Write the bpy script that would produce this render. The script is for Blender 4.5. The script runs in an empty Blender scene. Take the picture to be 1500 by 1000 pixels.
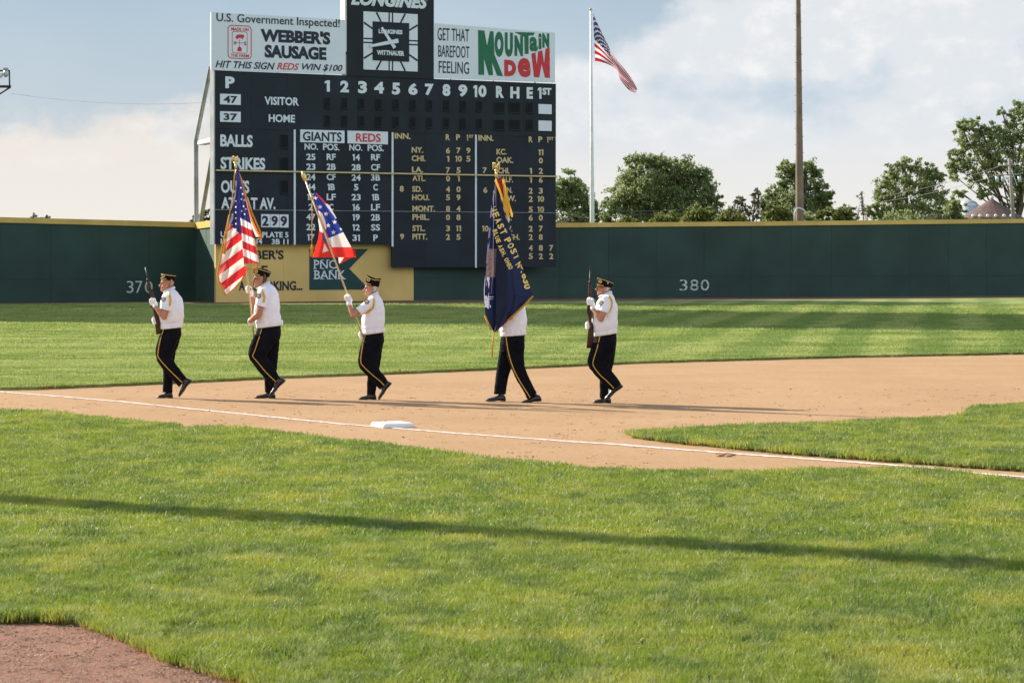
import bpy, bmesh, math, random
import numpy as np
from mathutils import Vector, Matrix, noise
from mathutils.bvhtree import BVHTree
from mathutils.geometry import tessellate_polygon

R = math.radians
SC = bpy.context.scene
COL = SC.collection
random.seed(7)
HC, FPX = 2.13, 4000.0          # eye height, focal length in photo pixels (1500 wide)
PXH = 373.0                     # image row of the horizon

# ------------------------------------------------------------------ camera
cd = bpy.data.cameras.new("camera")
cam = bpy.data.objects.new("camera", cd); COL.objects.link(cam)
cam.location = (0, 0, HC); cam.rotation_euler = (R(90), 0, 0)
cd.sensor_width = 36; cd.lens = 36 * FPX / 1500; cd.sensor_fit = 'HORIZONTAL'
cd.shift_y = -(500 - PXH) / 1500
cd.clip_start = 0.5; cd.clip_end = 6000
cd.dof.use_dof = True; cd.dof.focus_distance = 40.5; cd.dof.aperture_fstop = 11.0
SC.camera = cam

# ------------------------------------------------------------------ light
SUN_DIR = Vector((1, -0.66, -0.66)).normalized()       # the way the light travels
SUN_EL = math.asin(-SUN_DIR.z)
sd = bpy.data.lights.new("sun", 'SUN'); sd.energy = 5.0; sd.angle = R(0.6); sd.color = (1.0, 0.90, 0.76)
sun = bpy.data.objects.new("sun", sd); COL.objects.link(sun)
sun.rotation_euler = SUN_DIR.to_track_quat('-Z', 'Y').to_euler()
SC.view_settings.view_transform = 'Standard'; SC.view_settings.look = 'None'
SC.view_settings.gamma = 1; SC.view_settings.use_curve_mapping = False
SC.view_settings.exposure = 0.84

# ------------------------------------------------------------------ world: Nishita sky with a cloud deck low over the horizon
W = bpy.data.worlds.new("World"); SC.world = W; W.use_nodes = True
nt = W.node_tree; nt.nodes.clear()
def N(t, **kw):
    n = nt.nodes.new(t)
    for k, v in kw.items(): setattr(n, k, v)
    return n
def L(a, b): nt.links.new(a, b)
def M(op, a, b=None, c=None, clamp=False):
    n = nt.nodes.new('ShaderNodeMath'); n.operation = op; n.use_clamp = clamp
    for i, v in enumerate((a, b, c)):
        if v is None: continue
        if isinstance(v, (int, float)): n.inputs[i].default_value = v
        else: nt.links.new(v, n.inputs[i])
    return n.outputs[0]
def MIX(f, a, b):
    n = nt.nodes.new('ShaderNodeMix'); n.data_type = 'RGBA'
    for s, v in ((n.inputs[0], f), (n.inputs[6], a), (n.inputs[7], b)):
        if isinstance(v, (int, float)): s.default_value = v
        elif isinstance(v, tuple): s.default_value = (*v, 1)
        else: nt.links.new(v, s)
    return n.outputs[2]
def SMOOTH(v, lo, hi):
    n = nt.nodes.new('ShaderNodeMapRange'); n.interpolation_type = 'SMOOTHSTEP'
    nt.links.new(v, n.inputs[0]); n.inputs[1].default_value = lo; n.inputs[2].default_value = hi
    return n.outputs[0]
sky = N('ShaderNodeTexSky', sky_type='NISHITA', sun_disc=False)
sky.sun_elevation = SUN_EL; sky.sun_rotation = math.atan2(-SUN_DIR.x, -SUN_DIR.y) % (2 * math.pi)
sky.air_density = 1.0; sky.dust_density = 1.5
tc = N('ShaderNodeTexCoord'); sep = N('ShaderNodeSeparateXYZ'); L(tc.outputs['Generated'], sep.inputs[0])
u = M('ARCTAN2', sep.outputs[0], sep.outputs[1]); v = M('ARCSINE', sep.outputs[2])
cmb = N('ShaderNodeCombineXYZ'); L(u, cmb.inputs[0]); L(M('MULTIPLY', v, 1.5), cmb.inputs[1])
def NOISE(scale, detail=5, rough=0.55, off=0):
    n = N('ShaderNodeTexNoise'); n.inputs['Scale'].default_value = scale
    n.inputs['Detail'].default_value = detail; n.inputs['Roughness'].default_value = rough
    mp = N('ShaderNodeMapping'); mp.inputs['Location'].default_value = (off, off * .7, 0)
    L(cmb.outputs[0], mp.inputs[0]); L(mp.outputs[0], n.inputs['Vector'])
    return n.outputs[0]
n1 = NOISE(28, 7, .6, 3.1); n2 = NOISE(60, 6, .6, 9.7); n3 = NOISE(9, 4, .5, 5.3)
edge = N('ShaderNodeFloatCurve'); cv = edge.mapping.curves[0]
pts = [(0, 180), (160, 170), (320, 140), (640, 112), (850, 85), (950, 42), (1060, -10), (1500, -60)]
cv.points[0].location = (0, .046); cv.points[1].location = (1, .13)
for x, y in pts: cv.points.new(((x - 750) / 4000 + .5), (373 - y) / 4000)
edge.mapping.update(); L(M('ADD', u, .5, clamp=True), edge.inputs['Value'])
d = M('SUBTRACT', edge.outputs[0], v)
d = M('ADD', d, M('MULTIPLY', M('SUBTRACT', n1, .5), .05))
white_mask = SMOOTH(d, -.006, .010)
zen = MIX(SMOOTH(v, .05, .9), (.155, .240, .335), (.10, .17, .29))             # thin high cloud veil over blue
skyc = N('ShaderNodeVectorMath', operation='SCALE'); L(sky.outputs[0], skyc.inputs[0]); skyc.inputs['Scale'].default_value = 0.06
upper = MIX(.72, skyc.outputs[0], zen)
upper = MIX(M('MULTIPLY', SMOOTH(n3, .35, .7), .30), upper, (.36, .40, .44))
upper = MIX(M('MULTIPLY', M('MULTIPLY', SMOOTH(v, .14, .26), SMOOTH(v, 1.0, .55)), SMOOTH(NOISE(2.2, 6, .6, 4.4), .36, .56)), upper, (.68, .73, .82))  # bright cloud band above the view, added to lift shaded upright faces
pale = MIX(SMOOTH(M('ADD', u, M('MULTIPLY', v, 1.2)), -.1, .10), (.450, .425, .395), (.405, .425, .445))
low = MIX(SMOOTH(v, .0, .055), (.475, .452, .415), pale)
blotch = M('MULTIPLY', SMOOTH(n2, .44, .78), .7)
low2 = MIX(M('MULTIPLY', blotch, SMOOTH(v, .02, .06)), low, (.53, .52, .51))
grey = M('MULTIPLY', M('MULTIPLY', SMOOTH(NOISE(17, 5, .5, 1.7), .50, .68), SMOOTH(v, .03, .065)), .9)
low3 = MIX(grey, low2, (.27, .33, .385))
upper2 = MIX(M('MULTIPLY', SMOOTH(v, .12, .045), .35), upper, (.40, .42, .44))
fin = MIX(white_mask, upper2, low3)
below = MIX(SMOOTH(v, -.02, .0), (.24, .22, .14), fin)
bg = N('ShaderNodeBackground'); L(below, bg.inputs[0]); bg.inputs[1].default_value = 1.06
wo = N('ShaderNodeOutputWorld'); L(bg.outputs[0], wo.inputs[0])

# ------------------------------------------------------------------ helpers
def G(px, py, z=0.0):
    Y = FPX * (HC - z) / (py - PXH)
    return Vector(((px - 750) / FPX * Y, Y, z))
def Wd(px, py, Y):
    return Vector(((px - 750) / FPX * Y, Y, HC - (py - PXH) / FPX * Y))
OFF = {}
def tag(o, label=None, cat=None, group=None, kind=None):
    if label: o['label'] = label
    if cat: o['category'] = cat
    if group: o['group'] = group
    if kind: o['kind'] = kind
    return o
def thing(name, loc, label, cat, group=None):
    o = bpy.data.objects.new(name, None); COL.objects.link(o); o.location = loc
    o.empty_display_size = .2
    OFF[o.as_pointer()] = Vector(loc)
    return tag(o, label, cat, group)
def link(name, me, mat=None, parent=None, smooth=False, rawlocal=False):
    o = bpy.data.objects.new(name, me); COL.objects.link(o); me.name = name
    off = Vector((0, 0, 0))
    if parent is not None:
        off = OFF.get(parent.as_pointer(), Vector((0, 0, 0)))
        if off.length > 0 and not rawlocal: me.transform(Matrix.Translation(-off))
        o.parent = parent
    OFF[o.as_pointer()] = off
    if mat is not None:
        if isinstance(mat, (list, tuple)):
            for m in mat: me.materials.append(m)
        elif not me.materials: me.materials.append(mat)
    if smooth:
        for p in me.polygons: p.use_smooth = True
    return o
def mesh(v, f):
    me = bpy.data.meshes.new('m'); me.from_pydata([tuple(a) for a in v], [], f); me.update(); return me
class MB:
    def __init__(s): s.v = []; s.f = []
    def add(s, v, f):
        b = len(s.v); s.v += [tuple(a) for a in v]; s.f += [tuple(i + b for i in q) for q in f]
    def box(s, c, sz, rot=None):
        x, y, z = [q / 2 for q in sz]; c = Vector(c)
        vs = [Vector((a * x, b * y, e * z)) for a in (-1, 1) for b in (-1, 1) for e in (-1, 1)]
        if rot is not None: vs = [rot @ q for q in vs]
        s.add([c + q for q in vs], [(0, 1, 3, 2), (4, 6, 7, 5), (0, 4, 5, 1), (2, 3, 7, 6), (0, 2, 6, 4), (1, 5, 7, 3)])
    def hexa(s, fr, bk):    # two quads (front, back), same order
        s.add(list(fr) + list(bk), [(0, 1, 2, 3), (7, 6, 5, 4), (0, 4, 5, 1), (1, 5, 6, 2), (2, 6, 7, 3), (3, 7, 4, 0)])
    def tube(s, pts, rad, n=8, cap=True):
        pts = [Vector(p) for p in pts]
        if isinstance(rad, (int, float)): rad = [rad] * len(pts)
        rings = []
        for i, p in enumerate(pts):
            t = (pts[min(i + 1, len(pts) - 1)] - pts[max(i - 1, 0)]).normalized()
            a = t.cross(Vector((0, 1, 0)))
            if a.length < .2: a = t.cross(Vector((1, 0, 0)))
            a.normalize(); b = t.cross(a)
            rings.append([p + (a * math.cos(2 * math.pi * k / n) + b * math.sin(2 * math.pi * k / n)) * rad[i] for k in range(n)])
        s.rings(rings, cap)
    def rings(s, rings, cap=True):
        n = len(rings[0]); v = [q for r in rings for q in r]; f = []
        for i in range(len(rings) - 1):
            for k in range(n):
                f.append((i * n + k, i * n + (k + 1) % n, (i + 1) * n + (k + 1) % n, (i + 1) * n + k))
        if cap: f.append(tuple(range(n - 1, -1, -1))); f.append(tuple((len(rings) - 1) * n + k for k in range(n)))
        s.add(v, f)
    def capsule(s, p0, p1, r0, r1, n=14, ys=1.0):
        p0 = Vector(p0); p1 = Vector(p1); d = p1 - p0; l = d.length
        t = d.normalized() if l > 1e-6 else Vector((0, 0, 1))
        a = t.cross(Vector((0, 1, 0)))
        if a.length < .1: a = t.cross(Vector((1, 0, 0)))
        a.normalize(); b = t.cross(a); rings = []
        for k in range(1, 5):
            an = math.pi / 2 * (1 - k / 4); rings.append((p0 - t * r0 * math.sin(an), r0 * max(math.cos(an), .02)))
        for k in range(0, 4):
            an = math.pi / 2 * (k / 4); rings.append((p1 + t * r1 * math.sin(an), r1 * max(math.cos(an), .02)))
        out = []
        for c, r in rings:
            rr = []
            for k in range(n):
                o = (a * math.cos(2 * math.pi * k / n) + b * math.sin(2 * math.pi * k / n)) * r
                rr.append(c + Vector((o.x, o.y * ys, o.z)))
            out.append(rr)
        s.rings(out)
    def ell(s, c, r, n=12, m=8, rot=None):
        out = []
        for i in range(m + 1):
            th = math.pi * i / m; th = min(max(th, .08), math.pi - .08); ring = []
            for k in range(n):
                q = Vector((r[0] * math.sin(th) * math.cos(2 * math.pi * k / n), r[1] * math.sin(th) * math.sin(2 * math.pi * k / n), -r[2] * math.cos(th)))
                if rot is not None: q = rot @ q
                ring.append(Vector(c) + q)
            out.append(ring)
        s.rings(out)
    def mesh(s): return mesh(s.v, s.f)
    def build(s, name, mat, parent=None, smooth=False): return link(name, s.mesh(), mat, parent, smooth)

def matx(name, col, rough=.7, var=.12, vscale=3.0, bump=0.0, bscale=40, col2=None, spec=.3, metal=0.0, rnd=0.0, trans=0.0, detail=5):
    m = bpy.data.materials.new(name); m.use_nodes = True; t = m.node_tree
    b = t.nodes['Principled BSDF']; b.inputs['Roughness'].default_value = rough; b.inputs['Metallic'].default_value = metal
    b.inputs['Specular IOR Level'].default_value = spec
    tc = t.nodes.new('ShaderNodeTexCoord')
    nz = t.nodes.new('ShaderNodeTexNoise'); nz.inputs['Scale'].default_value = vscale; nz.inputs['Detail'].default_value = detail
    t.links.new(tc.outputs['Object'], nz.inputs['Vector'])
    mx = t.nodes.new('ShaderNodeMix'); mx.data_type = 'RGBA'
    c2 = col2 if col2 else tuple(max(0, c * (1 - 2 * var)) for c in col)
    c1 = col if col2 else tuple(c * (1 + 2 * var) if c * (1 + 2 * var) < .95 else c for c in col)
    mx.inputs[6].default_value = (*c1, 1); mx.inputs[7].default_value = (*c2, 1)
    mr = t.nodes.new('ShaderNodeMapRange'); mr.inputs[1].default_value = .3; mr.inputs[2].default_value = .7
    t.links.new(nz.outputs[0], mr.inputs[0]); t.links.new(mr.outputs[0], mx.inputs[0])
    out = mx.outputs[2]
    if rnd:
        oi = t.nodes.new('ShaderNodeObjectInfo'); hs = t.nodes.new('ShaderNodeHueSaturation')
        r2 = t.nodes.new('ShaderNodeMapRange'); r2.inputs[3].default_value = 1 - rnd; r2.inputs[4].default_value = 1 + rnd
        t.links.new(oi.outputs['Random'], r2.inputs[0]); t.links.new(r2.outputs[0], hs.inputs['Value'])
        t.links.new(out, hs.inputs['Color']); out = hs.outputs[0]
    t.links.new(out, b.inputs['Base Color'])
    if bump:
        n2 = t.nodes.new('ShaderNodeTexNoise'); n2.inputs['Scale'].default_value = bscale; n2.inputs['Detail'].default_value = 6
        t.links.new(tc.outputs['Object'], n2.inputs['Vector'])
        bp = t.nodes.new('ShaderNodeBump'); bp.inputs['Strength'].default_value = bump; bp.inputs['Distance'].default_value = .02
        t.links.new(n2.outputs[0], bp.inputs['Height']); t.links.new(bp.outputs[0], b.inputs['Normal'])
    if trans:
        tr = t.nodes.new('ShaderNodeBsdfTranslucent'); t.links.new(out, tr.inputs[0])
        ms = t.nodes.new('ShaderNodeMixShader'); ms.inputs[0].default_value = trans
        t.links.new(b.outputs[0], ms.inputs[1]); t.links.new(tr.outputs[0], ms.inputs[2])
        t.links.new(ms.outputs[0], t.nodes['Material Output'].inputs[0])
    return m

MT = dict(
    board=matx('board_paint', (.016, .023, .032), .65, .12, .6, rnd=.10, bump=.15, bscale=8),
    slot=matx('slot_black', (.006, .008, .010), .8),
    ltr=matx('letter_white', (.74, .82, .88), .6, .03),
    gold=matx('letter_gold', (.68, .54, .28), .6, .04),
    sign=matx('sign_white', (.75, .82, .89), .5, .02, .5),
    ink=matx('sign_ink', (.025, .033, .05), .6),
    red=matx('sign_red', (.62, .05, .06), .6, .05),
    grn=matx('sign_green', (.03, .17, .09), .6, .05),
    wall=matx('wall_green', (.024, .060, .048), .6, .10, .5, rnd=.045, bump=.25, bscale=3, spec=.35),
    wally=matx('wall_yellow', (.70, .50, .17), .6, .05, .5, rnd=.02),
    wallg2=matx('wall_dark_green', (.020, .065, .062), .6, .05),
    ltrw=matx('wall_digit', (.55, .66, .62), .6, .05),
    cap=matx('cap_yellow', (.66, .47, .13), .5, .07, .8),
    steel=matx('steel', (.42, .45, .47), .45, .1, 2, metal=.2),
    flagpole=matx('flagpole_grey', (.78, .80, .78), .4, .05, 2),
    lightpole=matx('light_pole_brown', (.23, .17, .125), .7, .15, 1.2, bump=.2, bscale=20),
    dark=matx('dark_metal', (.04, .042, .045), .5),
    lamp=matx('lamp_glass', (.6, .62, .62), .2, .05),
    shirt=matx('shirt_white', (.84, .84, .93), .85, .02, 9, bump=.35, bscale=30),
    skin=matx('skin', (.46, .215, .135), .55, .10, 22, bump=.1, bscale=80),
    trous=matx('trouser_black', (.007, .007, .011), .85, .2, 9, bump=.35, bscale=24, spec=.08),
    shoe=matx('shoe_black', (.012, .012, .013), .22, .1, spec=.6),
    sole=matx('shoe_sole', (.05, .045, .04), .8),
    glove=matx('glove_white', (.82, .82, .84), .85, .02),
    capblk=matx('cap_black', (.007, .007, .008), .8, spec=.1),
    yel=matx('cord_yellow', (.66, .40, .05), .6, .08, 60),
    trim=matx('trim_gold', (.66, .45, .12), .5, .08, 60),
    hairb=matx('hair_brown', (.12, .06, .035), .8, .2, 60),
    hairw=matx('hair_grey', (.55, .50, .47), .8, .1, 60),
    patch=matx('patch_blue', (.10, .13, .16), .8),
    brass=matx('brass', (.75, .55, .20), .3, .1, 20, metal=.8, spec=.5),
    pole=matx('pole_gilt', (.62, .50, .30), .35, .06, 20, spec=.5, metal=.3),
    wood=matx('rifle_wood', (.055, .024, .014), .45, .2, 18),
    gun=matx('gunmetal', (.02, .019, .018), .35, .1, metal=.6),
    fringe=matx('fringe_gold', (.85, .42, .06), .7, .15, 90, trans=.35, bump=.5, bscale=300),
    base=matx('base_white', (.82, .82, .80), .6, .04, 6),
    bark=matx('bark', (.10, .075, .055), .9, .2, 3, bump=.4, bscale=8),
    roof=matx('roof_brown', (.13, .085, .07), .9, .15, 4, bump=.4, bscale=8),
    bwhite=matx('plain_white', (.75, .75, .73), .6, .03),
    tank=matx('tank_silver', (.55, .60, .65), .35, .05, metal=.3),
    upole=matx('utility_pole_grey', (.34, .31, .28), .85, .1, 4),
    cable=matx('cable_dark', (.12, .12, .13), .7),
)

# ------------------------------------------------------------------ ground materials
def ground_mat(name, build):
    m = bpy.data.materials.new(name); m.use_nodes = True; t = m.node_tree
    b = t.nodes['Principled BSDF']; b.inputs['Roughness'].default_value = .95; b.inputs['Specular IOR Level'].default_value = .12
    geo = t.nodes.new('ShaderNodeNewGeometry')
    def noise(scale, det=6, rough=.6, sc=(1, 1, 1), rot=0):
        mp = t.nodes.new('ShaderNodeMapping'); mp.inputs['Scale'].default_value = sc; mp.inputs['Rotation'].default_value = (0, 0, rot)
        t.links.new(geo.outputs['Position'], mp.inputs[0])
        n = t.nodes.new('ShaderNodeTexNoise'); n.inputs['Scale'].default_value = scale; n.inputs['Detail'].default_value = det; n.inputs['Roughness'].default_value = rough
        t.links.new(mp.outputs[0], n.inputs['Vector']); return n.outputs[0]
    def mix(f, a, c):
        n = t.nodes.new('ShaderNodeMix'); n.data_type = 'RGBA'
        for s, v in ((n.inputs[0], f), (n.inputs[6], a), (n.inputs[7], c)):
            if isinstance(v, (int, float)): s.default_value = v
            elif isinstance(v, tuple): s.default_value = (*v, 1)
            else: t.links.new(v, s)
        return n.outputs[2]
    def rng(x, lo, hi, a=0., c=1.):
        n = t.nodes.new('ShaderNodeMapRange'); n.interpolation_type = 'SMOOTHSTEP'; t.links.new(x, n.inputs[0])
        for i, q in enumerate((lo, hi, a, c)): n.inputs[i + 1].default_value = q
        return n.outputs[0]
    def math_(op, a, c):
        n = t.nodes.new('ShaderNodeMath'); n.operation = op
        for i, q in enumerate((a, c)):
            if isinstance(q, (int, float)): n.inputs[i].default_value = q
            else: t.links.new(q, n.inputs[i])
        return n.outputs[0]
    def sepxyz():
        n = t.nodes.new('ShaderNodeSeparateXYZ'); t.links.new(geo.outputs['Position'], n.inputs[0]); return n.outputs
    col, h, st, dist = build(noise, mix, rng, math_, sepxyz)
    t.links.new(col, b.inputs['Base Color'])
    bp = t.nodes.new('ShaderNodeBump'); bp.inputs['Strength'].default_value = st; bp.inputs['Distance'].default_value = dist
    t.links.new(h, bp.inputs['Height']); t.links.new(bp.outputs[0], b.inputs['Normal'])
    return m
def dirt_b(noise, mix, rng, m, sx):
    c = mix(rng(noise(.35, 4), .35, .65), (.42, .262, .138), (.38, .232, .120))
    c = mix(rng(noise(3, 7, .75, (1, .14, 1)), .48, .68, 0, .28), c, (.47, .32, .19))
    c = mix(rng(noise(5, 7, .8, (.8, .16, 1), .1), .60, .68, 0, .45), c, (.54, .40, .27))
    c = mix(rng(noise(22, 5, .8, (1, .10, 1)), .50, .72, 0, .40), c, (.23, .13, .07))
    c = mix(rng(noise(45, 4, .8, (1, .08, 1)), .52, .68, 0, .32), c, (.50, .34, .22))
    # wear next to the foul line and the infield cut: paler and pinker
    return c, noise(34, 8, .75), .42, .025
dirt_m = ground_mat('dirt', dirt_b)
def dirt2_b(noise, mix, rng, m, sx):
    c = mix(rng(noise(2, 5), .35, .65), (.44, .235, .165), (.36, .19, .135))
    c = mix(rng(noise(30, 6, .85, (1, .35, 1)), .46, .64, 0, .6), c, (.19, .10, .07))
    c = mix(rng(noise(60, 4, .85, (1, .3, 1)), .54, .62, 0, .45), c, (.60, .43, .31))
    return c, noise(60, 8, .8), 1.0, .03
dirt2_m = ground_mat('dirt_red', dirt2_b)
def track_b(noise, mix, rng, m, sx):
    return mix(rng(noise(1.5, 5), .35, .65), (.24, .12, .085), (.19, .10, .07)), noise(20, 5), .4, .02
track_m = ground_mat('warning_track_dirt', track_b)
def out_b(noise, mix, rng, m, sx):
    s = sx(); X, Y = s[0], s[1]
    c = mix(rng(noise(.30, 5, .6, (.35, 1.3, 1)), .33, .67), (.205, .252, .058), (.295, .325, .098))
    c = mix(rng(noise(.7, 5, .6, (.12, 1.1, 1), .04), .44, .60, 0, .85), c, (.34, .36, .15))
    c = mix(rng(noise(.8, 5, .7, (.22, 1.0, 1), -.1), .48, .62, 0, .8), c, (.11, .175, .035))
    c = mix(rng(noise(6, 6, .8, (.6, 1.0, 1)), .45, .70, 0, .5), c, (.13, .21, .035))
    # mowing bands running out to the wall
    band = m('SINE', m('ADD', m('MULTIPLY', m('SUBTRACT', X, m('MULTIPLY', Y, .16)), 3.0), m('MULTIPLY', noise(.25, 2), 5.0)), 0)
    bd = m('MULTIPLY', rng(band, -.5, .5), rng(X, -6, 8, .14, .55))
    c = mix(bd, c, (.10, .17, .035))
    return c, noise(14, 8, .8, (.7, 1, 1)), .6, .05
out_m = ground_mat('outfield_turf', out_b)
def under_b(noise, mix, rng, m, sx):
    c = mix(rng(noise(3, 6), .35, .65), (.12, .17, .028), (.18, .21, .045))
    c = mix(rng(noise(40, 5, .8), .5, .68, 0, .6), c, (.05, .07, .02))
    return c, noise(50, 6, .8), .8, .04
under_m = ground_mat('turf_under', under_b)
def chalk_b(noise, mix, rng, m, sx):
    return mix(rng(noise(10, 7, .85), .46, .62, 0, .8), (.74, .70, .65), (.55, .39, .27)), noise(40, 6, .8), .6, .02
chalk_m = ground_mat('chalk', chalk_b)
def far_b(noise, mix, rng, m, sx):
    return mix(rng(noise(.05, 5), .35, .65), (.09, .13, .035), (.15, .17, .06)), noise(2, 5), .4, .05
far_m = ground_mat('far_ground', far_b)

def poly_sheet(name, pts, z, mat, skirt=0.0, kind='structure'):
    pts = [Vector((p[0], p[1], z)) for p in pts]
    tri = tessellate_polygon([pts]); v = list(pts); f = [tuple(t) for t in tri]
    # upward normals
    ff = []
    for t in f:
        a, b, c = (v[i] for i in t)
        ff.append(t if (b - a).cross(c - a).z > 0 else (t[0], t[2], t[1]))
    n = len(pts)
    if skirt:
        v += [Vector((p.x, p.y, z - skirt)) for p in pts]
        area = sum(pts[i].x * pts[(i + 1) % n].y - pts[(i + 1) % n].x * pts[i].y for i in range(n))
        for i in range(n):
            j = (i + 1) % n
            ff.append((i, n + i, n + j, j) if area > 0 else (i, j, n + j, n + i))
    o = link(name, mesh(v, ff), mat); tag(o, kind=kind); return o

def dense(pxs, jit=0.0, step=12, seed=1):
    rnd = random.Random(seed); out = []
    for (x0, y0), (x1, y1) in zip(pxs[:-1], pxs[1:]):
        n = max(1, int(abs(x1 - x0) / step))
        for k in range(n):
            t = k / n; out.append((x0 + (x1 - x0) * t, y0 + (y1 - y0) * t + rnd.uniform(-jit, jit)))
    out.append(pxs[-1]); return out

poly_sheet('ground', [(-2500, -200), (2500, -200), (2500, 5000), (-2500, 5000)], -.03, far_m)
poly_sheet('infield_dirt', [(-26, 4), (45, 4), (45, 112), (-26, 112)], 0.0, dirt_m)
# outfield turf
ob = [(0, 571.5), (50, 571), (120, 568), (260, 562), (400, 555), (560, 549), (700, 543), (860, 536), (950, 532), (1100, 528), (1250, 524), (1400, 521), (1500, 519)]
obd = [G(x, y, .0) for x, y in dense(ob, .25, 8)]
OUT_EDGE = obd
wall_pts = [Vector((-49, 90, 0)), G(0, 444.2), G(288, 441.2), G(316, 443.2), G(606, 440.2), G(820, 437.6), G(1100, 436), G(1500, 433.2), Vector((44, 148, 0))]
out_poly = [(-26, 38)] + [(-12, 41.6)] + [(p.x, p.y) for p in obd] + [(16, 59), (30, 57), (46, 52), (46, 140)]
inset = []
for p in reversed(wall_pts):
    q = p.copy(); q.y -= 9.0 if p.x > -9 else 5.0
    inset.append((q.x, q.y))
out_poly += [q for q in inset if q[0] < 45] + [(-60, 84), (-60, 38)]
# warning track as a sheet under the wall
tr = [(p.x, p.y + .8) for p in wall_pts] + [(44, 130), (20, 116), (-10, 103), (-50, 74)]
poly_sheet('warning_track', tr, .012, track_m)
poly_sheet('outfield_grass', out_poly, .05, out_m, skirt=.05)

# infield grass tongue (right)
ig_lo = [(918, 634), (926, 641), (960, 646), (1000, 650), (1100, 660), (1200, 669), (1300, 676), (1400, 684), (1500, 691), (1560, 696)]
ig_up = [(922, 630), (940, 628), (1000, 625), (1100, 620), (1200, 617), (1300, 612), (1400, 608), (1416, 606), (1424, 597), (1440, 592), (1500, 589), (1600, 584)]
ig = [G(x, y, .0) for x, y in dense(ig_lo, .7, 7, 3)]
igu = [G(x, y, .065) for x, y in dense(ig_up, .4, 7, 4)]
ig_poly = [(p.x, p.y) for p in ig] + [(14, 24), (24, 30)] + [(p.x, p.y) for p in reversed(igu)]
poly_sheet('infield_grass', ig_poly, .035, under_m, skirt=.035)
# near grass
fg_up = [(-120, 590), (0, 598), (60, 600), (100, 603), (180, 612), (230, 617), (252, 617.5), (262, 623), (330, 621), (400, 628), (500, 640), (600, 652), (700, 665), (800, 676), (900, 683), (1000, 686), (1100, 686), (1200, 683), (1280, 681), (1340, 683), (1400, 686), (1440, 693), (1500, 700), (1600, 710)]
fgu = [G(x, y, .075) for x, y in dense(fg_up, .9, 7, 5)]
fg_dn = [(-160, 912), (0, 914), (50, 912), (90, 914), (125, 920), (160, 932), (205, 951), (250, 972), (300, 988), (345, 1001), (380, 1012), (440, 1050)]
fgd = [G(x, y, .0) for x, y in dense(fg_dn, 2.0, 9, 6)]
fg_poly = [(p.x, p.y) for p in fgu] + [(16, 22), (16, 8), (-.3, 8)] + [(p.x, p.y) for p in reversed(fgd)] + [(-14, 16), (-14, 36)]
poly_sheet('foreground_grass', fg_poly, .035, under_m, skirt=.035)
poly_sheet('dirt_cutout', [(-20, 4), (3, 4), (3, 17.5), (-20, 17.5)], .004, dirt2_m)

# chalk line
ln = [(-30, 570), (0, 573.3), (180, 588), (340, 604.5), (500, 620.5), (600, 628.5), (688, 635.6), (840, 646.5), (900, 650), (1000, 658), (1100, 665.5), (1260, 677), (1360, 684.5), (1440, 693), (1500, 698), (1580, 706)]
lnd = dense(ln, .22, 6, 8)
pl = [G(x, y, .005) for x, y in lnd]; rnd = random.Random(5); vs = []; fs = []
for i, p in enumerate(pl):
    t = (pl[min(i + 1, len(pl) - 1)] - pl[max(i - 1, 0)]).normalized(); nn = Vector((-t.y, t.x, 0)); w = .048 + rnd.uniform(-.016, .012) + (.02 * rnd.random() if p.x > .5 else 0)
    vs += [p + nn * w, p + Vector((0, 0, .006)), p - nn * w]
for i in range(len(pl) - 1):
    a = i * 3; fs += [(a, a + 3, a + 4, a + 1), (a + 1, a + 4, a + 5, a + 2)]
o = link('foul_line', mesh(vs, fs), chalk_m); tag(o, kind='structure')
bm = bmesh.new(); bm.from_mesh(o.data); bmesh.ops.recalc_face_normals(bm, faces=bm.faces); bm.to_mesh(o.data); bm.free()

# ------------------------------------------------------------------ grass blades (geometry nodes)
gm = bpy.data.materials.new('grass_blade'); gm.use_nodes = True; t = gm.node_tree
pb = t.nodes['Principled BSDF']; pb.inputs['Roughness'].default_value = .5; pb.inputs['Specular IOR Level'].default_value = .4
geo = t.nodes.new('ShaderNodeNewGeometry'); oi = t.nodes.new('ShaderNodeObjectInfo')
def gn(scale, det=5, sc=(1, 1, 1)):
    mp = t.nodes.new('ShaderNodeMapping'); mp.inputs['Scale'].default_value = sc; t.links.new(geo.outputs['Position'], mp.inputs[0])
    n = t.nodes.new('ShaderNodeTexNoise'); n.inputs['Scale'].default_value = scale; n.inputs['Detail'].default_value = det; t.links.new(mp.outputs[0], n.inputs['Vector']); return n.outputs[0]
def gr(x, lo, hi, a=0, b=1):
    n = t.nodes.new('ShaderNodeMapRange'); t.links.new(x, n.inputs[0])
    for i, q in enumerate((lo, hi, a, b)): n.inputs[i + 1].default_value = q
    return n.outputs[0]
def gx(f, a, b):
    n = t.nodes.new('ShaderNodeMix'); n.data_type = 'RGBA'
    for s, v in ((n.inputs[0], f), (n.inputs[6], a), (n.inputs[7], b)):
        if isinstance(v, (int, float)): s.default_value = v
        elif isinstance(v, tuple): s.default_value = (*v, 1)
        else: t.links.new(v, s)
    return n.outputs[2]
c = gx(gr(gn(.55, 4, (1, .7, 1)), .36, .64), (.125, .212, .026), (.275, .325, .048))
c = gx(gr(gn(2.6, 6, (1, .45, 1)), .46, .60, 0, .85), c, (.075, .145, .050))
c = gx(gr(gn(1.5, 6, (.8, .7, 1)), .54, .66, 0, .85), c, (.42, .395, .075))
c = gx(gr(gn(7, 5, (1, .4, 1)), .54, .64, 0, .6), c, (.36, .40, .17))
c = gx(gr(oi.outputs['Random'], .80, .97, 0, .7), c, (.40, .38, .17))
c = gx(gr(gn(90, 2), .45, .8, 0, .30), c, (.30, .37, .10))
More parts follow.
